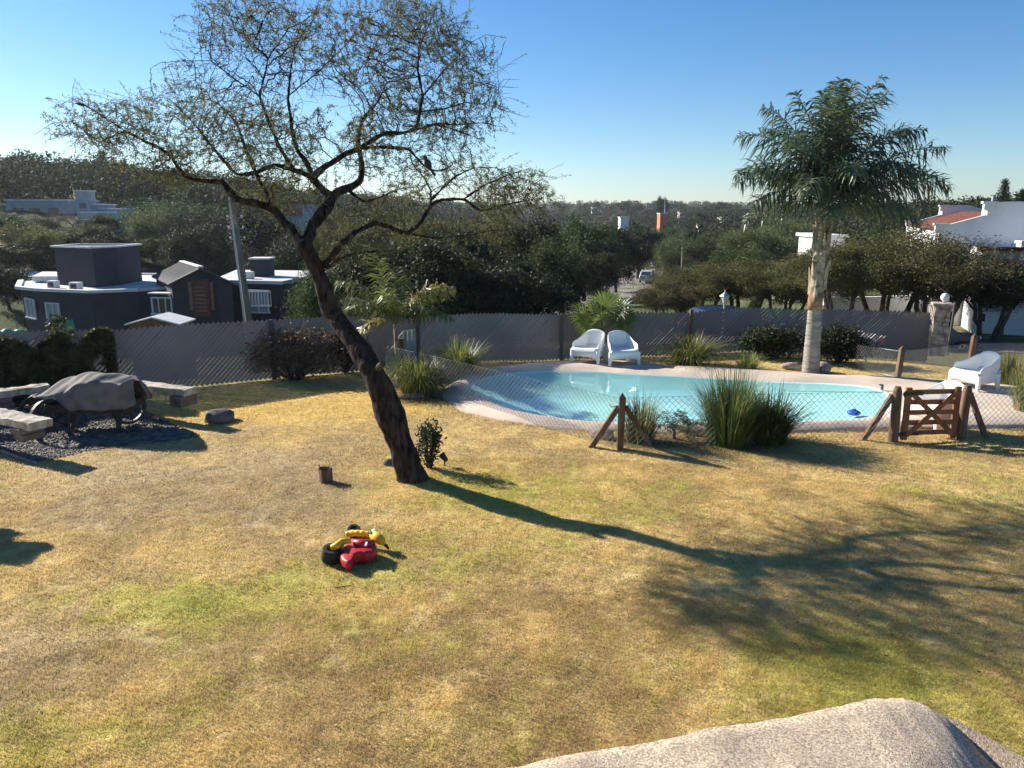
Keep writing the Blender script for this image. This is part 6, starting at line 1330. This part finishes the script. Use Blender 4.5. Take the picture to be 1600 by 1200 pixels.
T('round', 'l_dark', 85, 358, 64, 100, 'dark tree directly behind the tower block', 1)
T('light', 'l_mid', 135, 345, 74, 70, 'mid-green bush below the grey chimney house', 0)
T('round', 'l_dark', 170, 352, 66, 80, 'dark bush right of the tower block rim', 0)
for k, (px, s_) in enumerate(((116, 1), (123, -1))):
    p = D(px, 300, 96); g_ = tz(p.x, 96); o = grass_clump(0, 0, D(px, 285, 96).z-g_, .5, 60, ['tall pale pampas plume left of the chimney stack top', 'tall pale pampas plume behind the chimney stack top'][k], 40+k, 'dryblade', w=.09, droop=.7, tuft=.3, cat='pampas grass', grp='pampas plumes', name='pampas_grass', loc=Vector((p.x, 96, g_)), dry=.9)
T('bare', 'l_dry', 4, 452, 30, 66, 'scrubby dry bush at the left edge above the hedge', 1)
for k, (kd, lm, px, rt, Y, w_, lb) in enumerate([
 ('round', 'l_mid', 8, 330, 70, 80, 'green tree at the left edge below the long grey house'), ('light', 'l_olive', 60, 348, 62, 70, 'olive bush between the long grey house and the tower block'), ('round', 'l_dark', 4, 405, 52, 80, 'low dark bush at the left edge beside the dark house'), ('bare', 'l_dry', 110, 322, 80, 60, 'leafless tree before the pale terrace of the chimney house'), ('weep', 'l_dark', 60, 330, 76, 70, 'drooping dark tree just under the long grey house'),
 ('round', 'l_dark', 300, 340, 66, 100, 'dark bush above the gable ridge of the dark house'), ('round', 'l_mid', 160, 330, 78, 60, 'green bush right under the stepped grey walls')]): T(kd, lm, px, rt, Y, w_, lb, k % 2)
# --- dark belt in the middle
T('feather', 'l_mid', 492, 384, 27, 150, 'feathery light green tree right of the dark house', 0, rz=1.0)
T('feather', 'l_light', 545, 455, 24.5, 60, 'small feathery bush just beyond the leaning trunk', 1)
T('round', 'l_dark', 590, 345, 33, 190, 'dark bushy tree behind the small yellowing palm', 0)
T('round', 'l_dark', 690, 352, 31, 210, 'largest dark tree behind the slat fence centre', 1)
T('round', 'l_dark', 800, 385, 32, 190, 'dark low tree behind the fence left of the fan palm', 0)
T('light', 'l_olive', 585, 318, 48, 170, 'olive tree rising above the dark belt behind the thorn tree', 0)
T('umbrella', 'l_olive', 690, 322, 44, 190, 'brown-green thorny tree above the dark belt', 0)
T('light', 'l_olive', 770, 318, 50, 150, 'olive-brown tree behind the right low branch of the thorn tree', 1)
T('round', 'l_dark', 840, 328, 50, 130, 'tall dark tree left of the road trees', 1)
T('round', 'l_mid', 915, 324, 68, 115, 'big lit-topped green tree on the left side of the road', 0)
T('round', 'l_dark', 965, 345, 84, 85, 'dark round tree second along the left side of the road', 1)
T('round', 'l_dark', 1000, 338, 110, 80, 'dark round tree farthest along the left side of the road', 0)
T('round', 'l_dark', 878, 398, 46, 120, 'dark bushy tree right above the fence post left of the fan palm', 0)
T('weep', 'l_dark', 470, 312, 62, 100, 'drooping dark tree behind the fork of the thorn tree', 0)
T('light', 'l_olive', 530, 322, 60, 100, 'olive tree showing through the fork of the thorn tree', 1)
T('round', 'l_dark', 935, 385, 60, 70, 'low dark tree at the road edge behind the fan palm', 1)
for k, (kd, lm, px, rt, Y, w_, lb) in enumerate([
 ('round', 'l_mid', 60, 290, 128, 90, 'grey-green tree on the hill above the long grey house roof'), ('light', 'l_olive', 140, 290, 126, 60, 'olive tree behind the pampas plumes'), ('round', 'l_dark', 5, 312, 110, 70, 'dark tree at the left edge behind the bare mauve tree'),
 ('round', 'l_dark', 190, 372, 70, 90, 'dark low bush between the tower block and the dry scrub'), ('light', 'l_mid', 260, 352, 70, 110, 'mid-green bush above the dry brown scrub'), ('round', 'l_dark', 345, 372, 66, 90, 'dark bush behind the ridge of the sheet gable roof'), ('light', 'l_dark', 430, 372, 60, 100, 'dark bush above the small chimney of the dark house'),
 ('weep', 'l_mid', 370, 318, 84, 90, 'soft drooping tree behind the top of the utility pole'), ('round', 'l_mid', 430, 300, 110, 80, 'green hilltop tree seen under the main limbs'), ('light', 'l_olive', 500, 308, 100, 80, 'olive tree left of the fork against the far ridge'), ('round', 'l_mid', 640, 312, 85, 110, 'mid-green tree top over the dark belt at its middle'), ('round', 'l_dark', 735, 340, 40, 150, 'dark tree in the heart of the dark belt'), ('round', 'l_dark', 630, 372, 36, 140, 'dark tree filling the belt right of the leaning trunk'), ('light', 'l_mid', 860, 352, 44, 110, 'slightly lit green tree at the right end of the dark belt')]): T(kd, lm, px, rt, Y, w_, lb, k % 2)
# --- right of the road
T('weep', 'l_light', 1052, 350, 105, 78, 'pale green drooping tree on the right side of the road', 0)
T('round', 'l_mid', 1112, 355, 96, 88, 'mid-green tree right of the pale drooping one', 1)
T('bare', 'l_dry', 1062, 337, 170, 45, 'brownish leafless tree behind the pale drooping tree', 2)
T('light', 'l_light', 1200, 345, 74, 130, 'yellow-green spreading tree left of the tall palm', 0)
T('weep', 'l_light', 1235, 322, 80, 110, 'tall pale tree directly behind the palm fronds', 1)
T('light', 'l_mid', 1160, 378, 68, 100, 'rounded green tree above the brown thorn scrub', 1)
T('umbrella', 'l_brown', 1050, 430, 37, 125, 'brown thorny tree just right of the fan palm', 0)
T('umbrella', 'l_olive', 1095, 404, 40, 170, 'olive-brown thorny tree above the lantern', 1)
T('umbrella', 'l_olive', 1170, 394, 38, 190, 'wide olive thorny tree right of the lantern', 0)
T('umbrella', 'l_olive', 1235, 404, 36, 150, 'olive thorny tree touching the palm trunk on its left', 1)
T('umbrella', 'l_olive', 1325, 362, 32.5, 180, 'large brown-green thorny tree right of the palm trunk', 0, rz=.4)
T('umbrella', 'l_brown', 1478, 360, 30.8, 230, 'large dark thorny tree in front of the white villa', 1, rz=2.0)
T('umbrella', 'l_dark', 1560, 392, 30.5, 190, 'shadowy thorny tree hanging over the parked car', 0, rz=3.3)
T('umbrella', 'l_olive', 1400, 341, 33.5, 230, 'tallest brown-green thorny tree between palm and villa roof', 1, rz=1.1)
T('round', 'l_mid', 1400, 322, 62, 80, 'green tree top between the palm fronds and the villa roof', 0)
T('round', 'l_dark', 1178, 462, 33, 26, 'small round clipped bush beside the lantern car', 1, name='round_bush', cat='bush')
T('conifer', 'l_con', 1572, 278, 75, 44, 'dark conifer behind the villa arch', 0, base=-.5)
T('conifer', 'l_con', 1598, 294, 74, 42, 'second smaller conifer at the right edge behind the villa', 0, base=-.5)
T('round', 'l_dark', 1640, 330, 42, 150, 'dark tree outside the villa at the right picture edge', 1)
T('round', 'l_mid', 1036, 350, 150, 50, 'green tree standing right in front of the orange house', 1); T('round', 'l_dark', 1000, 352, 140, 50, 'dark tree in front of the little white block house', 0)
# --- individual trees standing out on the far ridge
for k, (px, rt, Y, w_, kd, lm, lb) in enumerate([(1034, 303, 420, 22, 'round', 'l_dark', 'tall dark tree on the far ridge beside the mast'), (1132, 313, 500, 24, 'round', 'l_dark', 'flat dark tree on the far ridge skyline right of the mast'), (933, 313, 520, 12, 'round', 'l_mid', 'small round tree on the far ridge skyline at its left end'), (975, 314, 520, 26, 'round', 'l_mid', 'wide tree on the far ridge between two pale houses'), (995, 316, 500, 22, 'light', 'l_mid', 'soft green tree on the far ridge left of the mast'), (1092, 327, 300, 22, 'round', 'l_mid', 'bright green tree on the mid slope right of the orange house'), (1112, 329, 300, 20, 'round', 'l_dark', 'dark tree on the mid slope right of the bright green one'), (1020, 322, 330, 30, 'bare', 'l_dry', 'brown leafless tree on the slope left of the orange house')]):
    T(kd, lm, px, rt, Y, w_, lb, k % 2)
# far woods: one mass
q = np.random.default_rng(15); Cs = []; n = 3800
azr = np.radians(q.uniform(-46, 46, n)); rr_ = np.exp(q.uniform(math.log(105), math.log(1900), n)); x = rr_*np.sin(azr); y = rr_*np.cos(azr); azd = np.degrees(azr)
ok = ~((np.abs(azd-9) < 4) & (rr_ < 165)) & (rr_ > np.where(azd < -19, 112, np.where(azd < 6, 92, 100)))
for bx_ in ((9.5, 11.5, 165, 245), (5.5, 8.5, 150, 192)): ok &= ~((azd > bx_[0]) & (azd < bx_[1]) & (rr_ > bx_[2]) & (rr_ < bx_[3]))
x, y, rr_ = x[ok], y[ok], rr_[ok]; z = terr(x, y); h_ = q.uniform(2.6, 6.0, len(x)); m_ = np.clip((95000/ rr_).astype(int), 40, 640); Cl = []; S_ = []
for i in range(len(x)):
    u = q.normal(size=(m_[i], 3)); u /= np.linalg.norm(u, axis=1)[:, None]; u *= (.5+.5*q.random((m_[i], 1))**.5); k = 1+.35*np.sin(u[:, :1]*3+i)*np.cos(u[:, 1:2]*4+i*2)
    Cl.append(np.array([x[i], y[i], z[i]+h_[i]*.5])+u*k*np.array([h_[i]*.62, h_[i]*.62, h_[i]*.5])); S_.append(np.full(m_[i], h_[i]*.62*1.7/math.sqrt(m_[i])))
C = np.concatenate(Cl); S_ = np.concatenate(S_); V = leafquads(C, 1.0, 3, .6); V = (V.reshape(-1, 4, 3)-C[:, None])*S_[:, None, None]+C[:, None]
o = np_mesh('far_woods', V.reshape(-1, 3), np.arange(len(C)*4).reshape(-1, 4), M['l_far'] if 'l_far' in M else M['l_mid']); tag(o, 'far wooded hillsides', 'woods', kind='stuff')
# ================================================================ HAZE
hm = bpy.data.materials.new('haze'); hm.use_nodes = True; t = hm.node_tree; t.nodes.remove(t.nodes['Principled BSDF'])
pv = t.nodes.new('ShaderNodeVolumePrincipled'); pv.inputs['Color'].default_value = (.86, .92, 1, 1); pv.inputs['Density'].default_value = HAZE; pv.inputs['Anisotropy'].default_value = .45
lk(t, pv.outputs[0], t.nodes['Material Output'].inputs['Volume'])
mb = MB(); mb.box((0, 1000, 30), (3400, 2800, 90)); o = mb.build('haze', hm); tag(o, kind='stuff')
